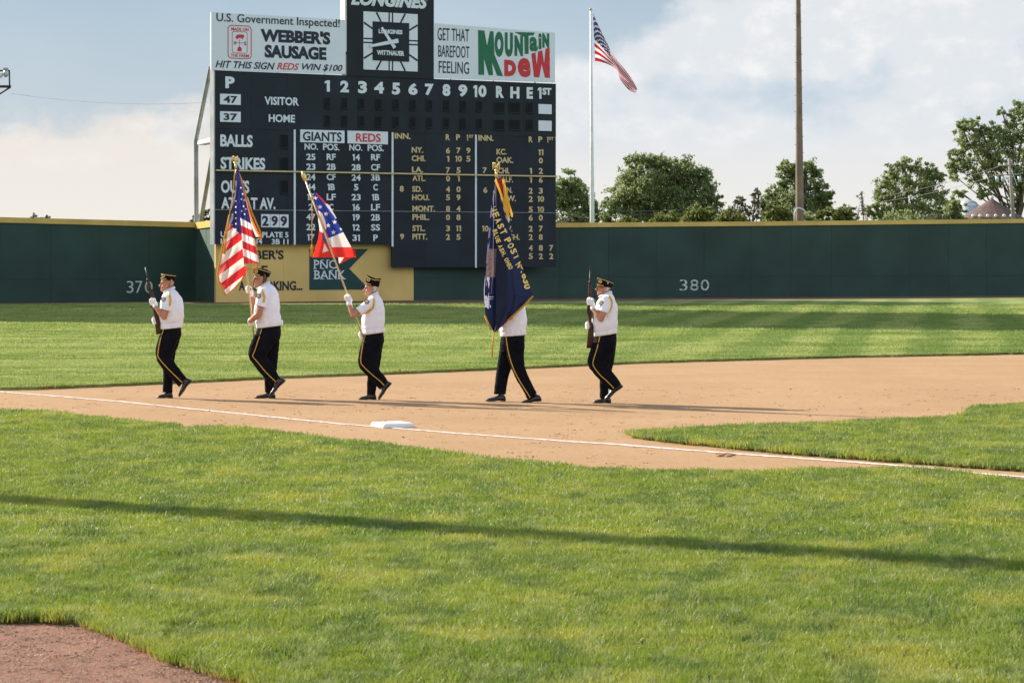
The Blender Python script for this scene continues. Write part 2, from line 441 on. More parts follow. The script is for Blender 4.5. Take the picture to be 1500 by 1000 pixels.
t.links.new(c, pb.inputs['Base Color'])
tl = t.nodes.new('ShaderNodeBsdfTranslucent'); t.links.new(gx(.35, c, (.42, .52, .03)), tl.inputs[0])
ms = t.nodes.new('ShaderNodeMixShader'); ms.inputs[0].default_value = .36
t.links.new(pb.outputs[0], ms.inputs[1]); t.links.new(tl.outputs[0], ms.inputs[2]); t.links.new(ms.outputs[0], t.nodes['Material Output'].inputs[0])

gm_out = ground_mat('outfield_blade', out_b); t = gm_out.node_tree; pb = t.nodes['Principled BSDF']; pb.inputs['Roughness'].default_value = .5; pb.inputs['Specular IOR Level'].default_value = .3
for l_ in list(pb.inputs['Normal'].links): t.links.remove(l_)
c_s = pb.inputs['Base Color'].links[0].from_socket
hs_ = t.nodes.new('ShaderNodeHueSaturation'); hs_.inputs['Value'].default_value = 1.35; t.links.new(c_s, hs_.inputs['Color']); t.links.new(hs_.outputs[0], pb.inputs['Base Color'])
tl = t.nodes.new('ShaderNodeBsdfTranslucent'); t.links.new(hs_.outputs[0], tl.inputs[0]); ms = t.nodes.new('ShaderNodeMixShader'); ms.inputs[0].default_value = .4
t.links.new(pb.outputs[0], ms.inputs[1]); t.links.new(tl.outputs[0], ms.inputs[2]); t.links.new(ms.outputs[0], t.nodes['Material Output'].inputs[0])
def tuft_obj(seed, n=34, rad=.065, h=(.022, .052), w=.0021):
    rn = random.Random(seed); v = []; f = []
    for _ in range(n):
        a = rn.uniform(0, 6.283); r = rad * math.sqrt(rn.random()); x, y = r * math.cos(a), r * math.sin(a)
        hh = rn.uniform(*h); la = rn.uniform(0, 6.283); ln_ = hh * rn.uniform(.1, .75); fa = rn.uniform(0, 6.283)
        dx, dy = math.cos(la) * ln_, math.sin(la) * ln_; sx, sy = math.cos(fa) * w, math.sin(fa) * w
        b = len(v)
        v += [(x - sx, y - sy, 0), (x + sx, y + sy, 0), (x - sx * .8 + dx * .35, y - sy * .8 + dy * .35, hh * .6), (x + sx * .8 + dx * .35, y + sy * .8 + dy * .35, hh * .6), (x + dx, y + dy, hh)]
        f += [(b, b + 1, b + 3, b + 2), (b + 2, b + 3, b + 4)]
    me = mesh(v, f); me.materials.append(gm_out if seed >= 40 else gm)
    return bpy.data.objects.new('grass_tuft', me)
TUFTS = [tuft_obj(s) for s in range(5)]
TUFTS2 = [tuft_obj(s + 20, 26, .10, (.02, .042), .0032) for s in range(4)]
TUFTS3 = [tuft_obj(s + 40, 24, .17, (.016, .036), .0055) for s in range(3)]
def scatter(name, poly, z, dens, tufts, seed, smin=.7, smax=1.3, label=None):
    o = poly_sheet(name, poly, z, gm, kind='stuff')
    ng = bpy.data.node_groups.new(name, 'GeometryNodeTree')
    ng.interface.new_socket('Geometry', in_out='INPUT', socket_type='NodeSocketGeometry')
    ng.interface.new_socket('Geometry', in_out='OUTPUT', socket_type='NodeSocketGeometry')
    gi = ng.nodes.new('NodeGroupInput'); go = ng.nodes.new('NodeGroupOutput')
    dp = ng.nodes.new('GeometryNodeDistributePointsOnFaces'); dp.inputs['Density'].default_value = dens; dp.inputs['Seed'].default_value = seed
    ng.links.new(gi.outputs[0], dp.inputs['Mesh'])
    jn = ng.nodes.new('GeometryNodeJoinGeometry')
    for tf in tufts:
        on = ng.nodes.new('GeometryNodeObjectInfo'); on.inputs['Object'].default_value = tf; on.inputs['As Instance'].default_value = True
        ng.links.new(on.outputs['Geometry'], jn.inputs[0])
    ip = ng.nodes.new('GeometryNodeInstanceOnPoints'); ip.inputs['Pick Instance'].default_value = True
    ng.links.new(dp.outputs['Points'], ip.inputs['Points']); ng.links.new(jn.outputs[0], ip.inputs['Instance'])
    rv = ng.nodes.new('FunctionNodeRandomValue'); rv.data_type = 'FLOAT_VECTOR'
    rv.inputs[0].default_value = (-.12, -.12, 0); rv.inputs[1].default_value = (.12, .12, 6.283)
    ng.links.new(rv.outputs[0], ip.inputs['Rotation'])
    rs = ng.nodes.new('FunctionNodeRandomValue'); rs.data_type = 'FLOAT'; rs.inputs[2].default_value = smin; rs.inputs[3].default_value = smax; rs.inputs['Seed'].default_value = 3
    nz = ng.nodes.new('ShaderNodeTexNoise'); nz.inputs['Scale'].default_value = 1.7; nz.inputs['Detail'].default_value = 4
    mr = ng.nodes.new('ShaderNodeMapRange'); mr.inputs[1].default_value = .3; mr.inputs[2].default_value = .7; mr.inputs[3].default_value = .7; mr.inputs[4].default_value = 1.3
    ng.links.new(nz.outputs[0], mr.inputs[0]); mu = ng.nodes.new('ShaderNodeMath'); mu.operation = 'MULTIPLY'
    ng.links.new(rs.outputs[1], mu.inputs[0]); ng.links.new(mr.outputs[0], mu.inputs[1]); ng.links.new(mu.outputs[0], ip.inputs['Scale'])
    ng.links.new(ip.outputs[0], go.inputs[0])
    md = o.modifiers.new('grass', 'NODES'); md.node_group = ng
    tag(o, label, 'grass'); return o
# clip helpers: convex clipping by y range of the polygons
def clip_y(poly, y0, y1):
    def half(p, f):
        out = []
        for i in range(len(p)):
            a, b = p[i], p[(i + 1) % len(p)]; fa, fb = f(a), f(b)
            if fa >= 0: out.append(a)
            if (fa >= 0) != (fb >= 0):
                t_ = fa / (fa - fb); out.append((a[0] + (b[0] - a[0]) * t_, a[1] + (b[1] - a[1]) * t_))
        return out
    p = half(poly, lambda q: q[1] - y0); p = half(p, lambda q: y1 - q[1])
    p = half(p, lambda q: q[0] + .215 * q[1] + 1.0); p = half(p, lambda q: .215 * q[1] + 1.0 - q[0])
    return p
scatter('lawn_grass', clip_y(fg_poly, 12.6, 20), .035, 420, TUFTS, 1, label='mown green grass blades filling the nearest lawn below the long shadow')
scatter('lawn_grass', clip_y(fg_poly, 20, 27), .035, 260, TUFTS2, 2, label='mown green grass blades in the middle of the near lawn')
scatter('lawn_grass', clip_y(fg_poly, 27, 40), .035, 200, TUFTS2, 3, label='mown green grass blades along the dirt at the back of the near lawn')
scatter('lawn_grass', clip_y(ig_poly, 24, 40), .035, 240, TUFTS2, 4, smin=.8, smax=1.5, label='green grass tongue inside the foul line at the right')
op = [(p.x, p.y) for p in obd]
for z0_, z1_, dn_, sc_, sd_, lb_ in ((38, 58, 62, 1., 5, 'just beyond the infield dirt'), (58, 74, 34, 1.25, 15, 'in the near half of the outfield'), (74, 92, 17, 1.7, 16, 'in the middle of the outfield'), (92, 113, 10, 1.8, 17, 'in the far outfield below the wall')):
    oclip = clip_y([(-60, 38), (-12, 41.6)] + [(p.x, p.y) for p in obd] + [(16, 59), (40, 59), (40, 116), (-60, 116)], z0_, z1_)
    scatter('outfield_turf', oclip, .054, dn_, TUFTS3, sd_, .7 * sc_, 1.2 * sc_, label='short outfield grass blades ' + lb_)
# ragged fringe of longer grass along cut edges
def edge_strip(pts, w):
    a = [(p.x, p.y) for p in pts]; b = [(p.x, p.y + w) for p in reversed(pts)]; return a + b
scatter('edge_grass', edge_strip(ig, .16), .03, 500, TUFTS2, 6, .9, 1.7, label='longer grass tufts along the front edge of the grass tongue')
scatter('edge_grass', edge_strip(fgu, -.10), .03, 420, TUFTS2, 7, .8, 1.5, label='ragged grass tufts where the near lawn meets the dirt')
scatter('edge_grass', edge_strip([p for p in fgd if p.y > 11], .14), .03, 800, TUFTS, 8, .9, 1.5, label='ragged grass tufts round the dirt cutout bottom left')

pebm = matx('pebble', (.46, .31, .21), .9, .2, 40, rnd=.5)
def peb_obj(sd_):
    rn_ = random.Random(sd_); mb_ = MB()
    for _ in range(5): mb_.ell((rn_.uniform(-.05, .05), rn_.uniform(-.05, .05), .002), (rn_.uniform(.003, .009), rn_.uniform(.003, .009), rn_.uniform(.002, .006)), 6, 4)
    for _ in range(3):
        a_ = rn_.uniform(0, 3.14); q_ = Vector((rn_.uniform(-.06, .06), rn_.uniform(-.06, .06), .004)); mb_.tube([q_, q_ + Vector((math.cos(a_), math.sin(a_), .2)) * .018], .0012, 3)
    me_ = mb_.mesh(); me_.materials.append(pebm); return bpy.data.objects.new('pebble', me_)
PEB = [peb_obj(k_) for k_ in range(5)]
_g = gm; gm = dirt2_m
scatter('dirt_crumbs', [(-4.6, 12.6), (0, 12.6), (-.9, 15.2), (-1.9, 15.6), (-4.6, 15.9)], .006, 200, PEB, 31, .35, 1.0, label='loose crumbs and dry clippings on the reddish dirt cutout')
gm = dirt_m
scatter('dirt_crumbs', clip_y([(-8, 26), (8, 24), (9, 44), (-9, 44)], 25, 44), .002, 4, PEB, 32, .5, 1.2, label='loose crumbs scattered over the tan infield dirt')
gm = _g
dead_m = gm.copy(); dead_m.name = 'dead_grass'
for n_ in dead_m.node_tree.nodes:
    if n_.type == 'MIX':
        for k_ in (6, 7):
            if not n_.inputs[k_].is_linked: q_ = n_.inputs[k_].default_value; n_.inputs[k_].default_value = (q_[1] * 1.25 + .06, q_[1] * .72 + .03, q_[2] + .03, 1)
def recol(t_):
    o_ = t_.copy(); o_.data = t_.data.copy(); o_.data.materials[0] = dead_m; return o_
DEAD = [recol(t_) for t_ in TUFTS[:3]]
scatter('edge_grass', edge_strip([p for p in fgd if p.y > 11], .05) , .012, 900, DEAD, 41, .5, 1.0, label='dead brown grass ends along the rim of the dirt cutout')
scatter('edge_grass', edge_strip(ig, .03), .01, 700, DEAD, 42, .5, .9, label='dead brown grass ends along the front rim of the grass tongue')
scatter('edge_grass', edge_strip(obd, .05), .02, 420, DEAD, 43, .5, .9, label='dead grass rim standing in for the shade line where the outfield meets the infield dirt')  # brown tufts stand in for the shaded lip of the turf
# ------------------------------------------------------------------ text
_cache = {}
def baked(ob_):
    TS = bpy.data.scenes.new('bake'); TS.collection.objects.link(ob_); vl = TS.view_layers[0]; vl.update()
    me = bpy.data.meshes.new_from_object(ob_.evaluated_get(vl.depsgraph)); bpy.data.objects.remove(ob_); bpy.data.scenes.remove(TS); return me
def text_geo(body, bold=.0, shear=0., space=1.0):
    k = (body, bold, shear, space)
    if k not in _cache:
        cu = bpy.data.curves.new('t', 'FONT'); cu.body = body; cu.size = 1; cu.offset = bold; cu.shear = shear; cu.space_character = space
        cu.resolution_u = 3; cu.fill_mode = 'FRONT'
        me = baked(bpy.data.objects.new('t', cu))
        v = np.array([p.co[:] for p in me.vertices]); f = [tuple(p.vertices) for p in me.polygons]
        bpy.data.meshes.remove(me); bpy.data.curves.remove(cu)
        v[:, :2] -= v[:, :2].min(0); v[:, :2] /= v[:, :2].max(0)
        _cache[k] = (v, f)
    return _cache[k]

class Plane:
    def __init__(s, a, b):       # vertical plane through ground points a (left), b (right)
        s.a = Vector((a.x, a.y, 0)); d_ = Vector((b.x - a.x, b.y - a.y, 0)); s.len = d_.length; s.u = d_.normalized()
        s.n = Vector((s.u.y, -s.u.x, 0))     # toward the camera
        if s.n.y > 0: s.n = -s.n
    def uz(s, px, py, off=0.):
        dr = Vector(((px - 750) / FPX, 1, -(py - PXH) / FPX)); o0 = Vector((0, 0, HC))
        A = s.a + s.n * off; k = (A - o0).dot(s.n) / dr.dot(s.n); P = o0 + dr * k
        return (P - A).dot(s.u), P.z
    def P(s, uu, z, off=0.): return s.a + s.u * uu + s.n * off + Vector((0, 0, z))
    def pt(s, px, py, off=0.): return s.P(*s.uz(px, py, off), off)
def plate_uz(pl, u0, u1, z0, z1, off, th, mb):
    mb.hexa([pl.P(u0, z0, off + th), pl.P(u1, z0, off + th), pl.P(u1, z1, off + th), pl.P(u0, z1, off + th)],
            [pl.P(u0, z0, off), pl.P(u1, z0, off), pl.P(u1, z1, off), pl.P(u0, z1, off)])
def plate_px(pl, x0, x1, y0, y1, off, th, mb):
    xm, ym = (x0 + x1) / 2, (y0 + y1) / 2
    ua, _ = pl.uz(x0, ym, off); ub, _ = pl.uz(x1, ym, off); _, za = pl.uz(xm, y1, off); _, zb = pl.uz(xm, y0, off)
    plate_uz(pl, ua, ub, za, zb, off, th, mb)
def text_mb(pl, body, x0, x1, y0, y1, off, mb, bold=.02, shear=0., th=.012, space=1.):
    if '1' in body and len(body) > 1 and ' ' not in body and len(body) < 4:
        wd = [.50 if ch == '1' else 1. for ch in body]; tot = sum(wd) + .16 * (len(body) - 1); q = 0
        for ch, w_ in zip(body, wd):
            text_mb(pl, ch, x0 + (x1 - x0) * q / tot, x0 + (x1 - x0) * (q + w_) / tot, y0, y1, off, mb, bold, shear, th, space); q += w_ + .16
        return
    if body == '1':
        v, f = np.array([(.42, 0, 0), (1, 0, 0), (1, 1, 0), (.42, 1, 0), (0, .86, 0), (0, .70, 0), (.42, .78, 0)]), [(0, 1, 2, 3, 6), (3, 4, 5, 6)]
    else: v, f = text_geo(body, bold, shear, space)
    xm, ym = (x0 + x1) / 2, (y0 + y1) / 2
    ua, _ = pl.uz(x0, ym, off); ub, _ = pl.uz(x1, ym, off); _, za = pl.uz(xm, y1, off); _, zb = pl.uz(xm, y0, off)
    vs = [pl.P(ua + a * (ub - ua), za + b * (zb - za), off + th) for a, b in v[:, :2]]
    # extrude: boundary edges get sides
    from collections import Counter
    cnt = Counter()
    for q in f:
        for i in range(len(q)): cnt[tuple(sorted((q[i], q[(i + 1) % len(q)])))] += 1
    n = len(vs); vs2 = [p - pl.n * th for p in vs]; ff = list(f)
    for q in f:
        for i in range(len(q)):
            a, b = q[i], q[(i + 1) % len(q)]
            if cnt[tuple(sorted((a, b)))] == 1: ff.append((a, a + n, b + n, b))
    mb.add(vs + vs2, ff)
def text_obj(pl, body, x0, x1, y0, y1, off, mat, parent, **kw):
    mb = MB(); text_mb(pl, body, x0, x1, y0, y1, off, mb, **kw)
    return mb.build('lettering', mat, parent)

# ------------------------------------------------------------------ walls
def wall(name, pts, tops, label, mat, pw=2.44, seam=1.05, capmat=None, caph=.24, z0=0., parts='wall_panel'):
    root = thing(name, (pts[0].x, pts[0].y, 0), label, 'wall')
    for i in range(len(pts) - 1):
        a, b = pts[i], pts[i + 1]; pl_ = Plane(a, b); n = max(1, round(pl_.len / pw)); sgn = 1
        for k in range(n):
            u0, u1 = pl_.len * k / n + .004, pl_.len * (k + 1) / n - .004
            h0 = tops[i] + (tops[i + 1] - tops[i]) * k / n; h1 = tops[i] + (tops[i + 1] - tops[i]) * (k + 1) / n; ch = caph if capmat else 0
            jit = random.uniform(0, .012)
            for (za, zb, zc) in ((z0, seam - .006, seam - .006), (seam + .006, h0 - ch, h1 - ch)):
                mb = MB()
                mb.hexa([pl_.P(u0, za, jit), pl_.P(u1, za, jit), pl_.P(u1, zc, jit), pl_.P(u0, zb, jit)],
                        [pl_.P(u0, za, -.15), pl_.P(u1, za, -.15), pl_.P(u1, zc, -.15), pl_.P(u0, zb, -.15)])
                mb.build(parts, mat, root)
        mb = MB(); h0, h1 = tops[i] - .05, tops[i + 1] - .05
        mb.hexa([pl_.P(0, z0, -.016), pl_.P(pl_.len, z0, -.016), pl_.P(pl_.len, h1, -.016), pl_.P(0, h0, -.016)], [pl_.P(0, z0, -.2), pl_.P(pl_.len, z0, -.2), pl_.P(pl_.len, h1, -.2), pl_.P(0, h0, -.2)]); mb.build('wall_backing', mat, root)
        if capmat:
            mb = MB(); h0, h1 = tops[i], tops[i + 1]; e = .0
            mb.hexa([pl_.P(-e, h0 - caph, .07), pl_.P(pl_.len + e, h1 - caph, .07), pl_.P(pl_.len + e, h1, .07), pl_.P(-e, h0, .07)],
                    [pl_.P(-e, h0 - caph, -.22), pl_.P(pl_.len + e, h1 - caph, -.22), pl_.P(pl_.len + e, h1, -.22), pl_.P(-e, h0, -.22)])
            mb.build('wall_cap', capmat, root)
    return root
def top_z(px, py, g): return HC - (py - PXH) / FPX * g.y
gL0, gL1, gR1, gY1 = wall_pts[1], wall_pts[2], wall_pts[3], wall_pts[4]
lw = wall('outfield_wall', [wall_pts[0], gL0, gL1], [3.7, top_z(0, 318, gL0), top_z(288, 325.5, gL1)],
          'green padded outfield wall at far left marked 370 with yellow cap', MT['wall'], capmat=MT['cap'], caph=.24)
rw = wall('wall_return', [gL1 + Vector((.02, -.12, 0)), gR1 + Vector((0, .1, 0))], [top_z(288, 326, gL1), top_z(316, 322, gR1)],
          'short green return wall between left wall and scoreboard, half lit by sun', matx('wall_green_sunlit', (.07, .13, .10), .7, .05, .6), pw=2, capmat=MT['cap'], caph=.30)  # same green as the long walls, lightened to carry its sunlit tone
g820 = wall_pts[5]
RW = wall('outfield_wall', [gY1, wall_pts[5], wall_pts[6], wall_pts[7], wall_pts[8]],
          [top_z(606, 330, gY1), top_z(820, 326.5, g820), top_z(1100, 324.5, wall_pts[6]), top_z(1500, 320.5, wall_pts[7]), 4.1],
          'long green outfield wall right of the scoreboard marked 380 with yellow cap', MT['wall'], capmat=MT['cap'], caph=.22)
PLY = Plane(gR1, gY1)                   # plane of the scoreboard and the yellow section
yw = thing('advertising_wall', (gR1.x, gR1.y, 0), 'yellow painted wall section under the scoreboard with green bank pennant', 'wall')
npan = 6
for k in range(npan):
    mb = MB(); plate_uz(PLY, PLY.len * k / npan + .003, PLY.len * (k + 1) / npan - .003, 0, 3.3, -.15, .15 + random.uniform(0, .004), mb)
    mb.build('wall_panel', MT['wally'], yw)
mb = MB(); P3 = [(453.3, 364.5), (539.5, 364.8), (511.6, 393.5), (541.6, 424), (453.3, 424.5)]
fr = [PLY.pt(x, y, .02) for x, y in P3]; bk = [p - PLY.n * .01 for p in fr]
mb.add(fr + bk, [(4, 3, 2), (4, 2, 1, 0), (0, 1, 6, 5), (1, 2, 7, 6), (2, 3, 8, 7), (3, 4, 9, 8), (4, 0, 5, 9)])
pen = mb.build('pennant_panel', MT['wallg2'], yw)
for s_, x0, x1, y0, y1 in (('PNC', 460, 492.5, 381, 393.5), ('BANK', 460.5, 505.6, 396, 408.8)):
    text_obj(PLY, s_, x0, x1, y0, y1, .024, MT['ltr'], pen, bold=.005)
    # little serifs on the bank's letters
mb = MB()
for (sx, sy, w) in ((461.5, 381, 5), (461.5, 393.2, 5), (472.5, 381, 4), (480.5, 381, 4), (472.5, 393.2, 4), (461.5, 396.2, 5), (461.5, 408.5, 5), (473, 408.5, 4), (482, 408.5, 4), (485.5, 396.3, 4), (493, 396.3, 4), (485.5, 408.5, 4), (496.5, 396.4, 4), (496.5, 408.5, 4), (504.5, 408.5, 4)):
    plate_px(PLY, sx - w / 2, sx + w / 2, sy - .5, sy + .5, .0245, .012, mb)
mb.build('lettering', MT['ltr'], pen)
for s_, x0, x1, y0, y1 in (("WEBBER'S", 333, 415.5, 366, 380), ('E', 383, 392, 389, 402), ('A', 350, 358.5, 411.5, 425.5), ('SMOKING...', 371, 443, 411.5, 425.5)):
    text_obj(PLY, s_, x0, x1, y0, y1, .006, MT['ink'], yw, bold=.03)
plL = Plane(gL0, gL1)
for i_, (s_, x0, x1) in enumerate((('3', 185.5, 195.5), ('7', 198.5, 208.5), ('0', 212, 223.5))):
    text_obj(plL, s_, x0, x1, 411.5, 429, .02, MT['ltrw'], lw, bold=-.005)
plR = Plane(wall_pts[5], wall_pts[6])
for s_, x0, x1 in (('3', 995.5, 1007), ('8', 1011, 1023), ('0', 1026.5, 1038.5)):
    text_obj(plR, s_, x0, x1, 409.5, 425.5, .02, MT['ltrw'], RW, bold=-.005)
mb = MB()    # stencil bridges
for (x, y) in ((1001, 411), (1001, 424), (1012.5, 414), (1021.5, 414), (1012.5, 421), (1021.5, 421), (1028, 417.5), (1037, 417.5)):
    plate_px(plR, x - .8, x + .8, y - .8, y + .8, .0325, .004, mb)
mb.build('stencil_bridge', MT['wall'], RW)

# ------------------------------------------------------------------ scoreboard
SB0 = .35
sb = thing('scoreboard', (gR1.x, gR1.y, 0), 'tall dark baseball scoreboard with white and gold lettering rising above the wall', 'scoreboard')
PB = PLY
def pan(x0, x1, y0, y1, off=SB0, th=.05, mat='board', name='board_panel', parent=sb):
    mb = MB(); plate_px(PB, x0, x1, y0, y1, off - th, th, mb); return mb.build(name, MT[mat], parent)
def uz(x, y, off=SB0): return PB.uz(x, y, off)
uL = uz(314.5, 240)[0]; uR = uz(814.5, 240)[0]; uM = uz(575.5, 360)[0]
zt = uz(316, 103)[1]; z1_ = uz(316, 188)[1]; z2_ = uz(316, 250)[1]; z3_ = uz(316, 307)[1]; z4_ = uz(316, 358)[1]; z5_ = uz(576, 392)[1]
ztR = uz(800, 121)[1]
rows = [(zt, z1_), (z1_, z2_), (z2_, z3_), (z3_, z4_)]
nc = 10
for r_, (za, zb) in enumerate(rows):
    for k in range(nc):
        u0 = uL + (uR - uL) * k / nc; u1 = uL + (uR - uL) * (k + 1) / nc
        zz = zb if not (r_ == 3 and u0 > uM - 1) else z5_
        if r_ == 3 and u0 < uM < u1:
            pass
        mb = MB(); plate_uz(PB, u0 + .003, u1 - .003, zz + .005, za - .005, SB0 - .06, .05 + random.uniform(0, .008), mb)
        mb.build('board_panel', MT['board'], sb)
mb = MB(); plate_uz(PB, uL + .02, uR - .02, z4_ + .02, zt - .03, .0, SB0 - .08, mb); mb.build('board_back', MT['board'], sb)
mb = MB(); plate_uz(PB, uM + .05, uR - .05, z5_ + .05, z4_ + .02, .08, SB0 - .16, mb); mb.build('board_back', MT['board'], sb)
# trims
mb = MB(); plate_uz(PB, uL - .06, uL - .002, z4_, zt + .05, .0, SB0 + .03, mb); mb.build('edge_trim', MT['steel'], sb)
for x, ya, yb in ((431.4, 190, 358.5), (574.7, 194, 361), (696.8, 197.5, 392)):
    mb = MB(); uu = uz(x, (ya + yb) / 2)[0]; plate_uz(PB, uu - .045, uu + .045, uz(x, yb)[1], uz(x, ya)[1], SB0, .03, mb); mb.build('divider_strip', MT['ltr'], sb)
mb = MB(); zz = uz(316, 249.5)[1]; plate_uz(PB, uL, uR, zz - .03, zz + .03, SB0 + .10, .04, mb); mb.build('gold_rail', MT['gold'], sb)
mb = MB(); zz = uz(316, 307)[1]; plate_uz(PB, uL, uR, zz - .008, zz + .008, SB0 + .0, .012, mb); mb.build('seam_strip', MT['steel'], sb)
# score slots
def slot(x, y, w=3.6, h=7.2):
    mb = MB()
    ua, _ = uz(x - w, y); ub, _ = uz(x + w, y); _, za = uz(x, y + h); _, zb = uz(x, y - h)
    plate_uz(PB, ua, ub, za, zb, SB0 + .001, .012, mb); o_ = mb.build('score_slot', MT['slot'], sb)
    mb = MB(); plate_uz(PB, ua - .03, ub + .03, za - .05, za - .003, SB0 + .001, .06, mb); mb.build('sill', MT['board'], o_)
    mb = MB(); plate_uz(PB, ua - .03, ua - .003, za, zb, SB0 + .001, .035, mb); mb.build('guide_rail', MT['board'], o_)
for i_, x in enumerate((480, 505, 530, 555, 580.3, 605, 629.5, 654, 678.6, 702.5)):
    slot(x, 150.5 + (x - 480) * .024, 3.4, 7); slot(x, 176.3 + (x - 480) * .022, 3.4, 7)
for x, w in ((731.5, 7.3), (754, 7.3), (776, 4)):
    slot(x, 157.5, w, 6.8); slot(x, 182.5, w, 6.8)
for y in (206.6, 240, 273.5): slot(416.7, y, 5.2, 9)
# number plates
def plate(x0, x1, y0, y1, s_=None, tx=None, col='ink', **kw):
    o_ = pan(x0, x1, y0, y1, SB0 + .05, .045, 'sign', 'number_plate')
    if s_: text_obj(PB, s_, *tx, SB0 + .052, MT[col], o_, **kw)
plate(322, 352, 138, 153.6, '47', (327.6, 347.6, 140.6, 151.2), bold=.03)
plate(322, 352, 163.6, 179, '37', (327.6, 347.6, 166.2, 176.6), bold=.03)
plate(788.4, 807.4, 153, 167.2); plate(788.4, 807.4, 177, 192)
for i_, ch in enumerate('299'):
    x0 = 382.2 + 13.5 * i_; plate(x0, x0 + 12.8, 313.8 + .2 * i_, 332.9 + .2 * i_, ch, (x0 + 1.8, x0 + 11.2, 316 + .2 * i_, 331 + .2 * i_), bold=.035)
plate(439.4, 504, 190.8, 209.2, 'GIANTS', (443.6, 500.4, 193.4, 207), bold=.02)
plate(508.6, 567.6, 192.4, 211, 'REDS', (521.4, 557.6, 195.6, 208), 'red', bold=.02)
T = lambda s_, x0, x1, y0, y1, m='ltr', b=.026, **k: text_obj(PB, s_, x0, x1, y0, y1, SB0 + .004, MT[m], sb, bold=b, **k)
T('P', 330, 343.6, 112.4, 129.6, b=.05)
T('VISITOR', 387.4, 437.6, 142.4, 154.4); T('HOME', 393.6, 432, 168, 179.4)
for s_, x0, x1, y0, y1 in (('1', 475.4, 483, 118, 134.4), ('2', 498.4, 511, 118.4, 135.6), ('3', 524.4, 537.4, 119, 137), ('4', 548, 562.4, 120, 137.2), ('5', 574, 586, 121.4, 139),
    ('6', 598, 611.6, 122, 139.4), ('7', 622.4, 635, 123, 140), ('8', 648, 659.6, 123.4, 141), ('9', 671.4, 684.4, 124, 142), ('10', 693, 712.4, 125, 142.6), ('R', 726.4, 738, 126.4, 143.6),
    ('H', 747.4, 760.6, 127.4, 144.4), ('E', 771.4, 780.4, 128, 145), ('1', 787.5, 793, 128.4, 145), ('ST', 794.4, 807.6, 129, 139.4)):
    T(s_, x0, x1, y0, y1, b=.05)
T('BALLS', 322.6, 370, 197.4, 215.4, b=.034); T('STRIKES', 323, 388.4, 230.6, 248.6, b=.034); T('OUTS', 323.6, 365, 264.4, 283, b=.034)
T('AT BAT AV.', 324, 403.4, 289.4, 306.4, b=.034)
T('UMPS.', 323, 352, 339, 347.4); T('PLATE 5', 384, 422.4, 339.8, 348); T('1B 2', 323, 345, 349.4, 357); T('2B 14', 360, 384, 349.6, 357.4); T('3B 11', 398, 422.4, 350, 358)
T('NO.', 446, 465.6, 210.2, 219.6); T('POS.', 473, 497, 210.6, 220.4); T('NO.', 511.6, 530.6, 211.8, 221); T('POS.', 538.4, 562, 212.2, 221.6)
def cw(s_, k=7.0): return sum({'1': .62, 'I': .4, '.': .35, ' ': .5}.get(ch, 1.) for ch in s_) * k
gy = [230, 244.4, 259.4, 274, 288.6, 303.4, 318, 332.6, 347.6]
ry = [230.6, 245.2, 260.2, 274.4, 289, 303.6, 318.4, 333.2, 348.4]
for y, a, b in zip(gy, ('25', '23', '24', '44', '15', '2', '47', '22', '17'), ('RF', '2B', 'CF', '1B', 'LF', 'C', '3B', 'SS', 'P')):
    for s_, xc in ((a, 455.3), (b, 485)):
        w = cw(s_, 6.6); T(s_, xc - w / 2, xc + w / 2, y - 4.7, y + 4.7)
for y, a, b in zip(ry, ('14', '28', '24', '5', '23', '16', '19', '12', '31'), ('RF', 'CF', '3B', 'C', '1B', 'LF', '2B', 'SS', 'P')):
    for s_, xc in ((a, 521.6), (b, 550)):
        w = cw(s_, 6.6); T(s_, xc - w / 2, xc + w / 2, y - 4.7, y + 4.7)
D = lambda x, y: (560 + x / 4.547, 180 + y / 4.547)
def TG(s_, x0, x1, yc, h=39):
    a, y = D(x0, yc); b, _ = D(x1, yc); hh = h / 4.547 / 2; T(s_, a, b, y - hh, y + hh, 'gold', .03)
TG('INN.', 82, 187, 89); TG('R', 422, 449, 96); TG('P', 491, 517, 97); TG('1', 561, 570, 99); TG('ST', 575, 607, 91, 20)
TG('INN.', 640, 740, 102); TG('R', 975, 1001, 111); TG('P', 1039, 1065, 111); TG('1', 1096, 1105, 113); TG('ST', 1110, 1140, 105, 20)
for s_, x0, x1, c_ in (('NY.', 195, 272, 181), ('CHI.', 195, 287, 237), ('LA.', 197, 270, 312), ('ATL.', 200, 288, 369), ('SD.', 198, 265, 441), ('HOU.', 198, 313, 497),
    ('MONT.', 200, 350, 571), ('PHIL.', 200, 312, 628), ('STL.', 200, 285, 702), ('PITT.', 200, 298, 758), ('KC.', 760, 827, 193), ('OAK.', 760, 872, 248), ('CHI.', 770, 847, 319),
    ('CALF.', 762, 870, 377), ('MINN.', 762, 866, 448), ('MILW.', 762, 890, 503), ('NY.', 762, 835, 577), ('BOS.', 762, 862, 632), ('CLEV.', 762, 866, 705), ('WASH.', 762, 915, 760), ('DET.', 762, 850, 833), ('BALT.', 762, 880, 888)):
    TG(s_, x0, x1, c_)
for s_, xc, c_ in (('8', 129, 439), ('9', 131, 757), ('7', 682, 317), ('6', 686, 448), ('10', 686, 704)):
    w = cw(s_, 27); TG(s_, xc - w / 2, xc + w / 2, c_)
yy = (185, 240, 316, 371, 443, 497, 572, 629, 703, 760)
for y, a in zip(yy, ('679', '1X5', '75', '01', '40', '59', '84', '08', '3Y', '25')):
    for ch, xc in zip(a, (437, 507, 573)):
        ch = {'X': '10', 'Y': '11'}.get(ch, ch); w = cw(ch, 27); TG(ch, xc - w / 2, xc + w / 2, y)
yy = (197, 252, 321, 380, 453, 507, 577, 632, 705, 761, 833, 888)
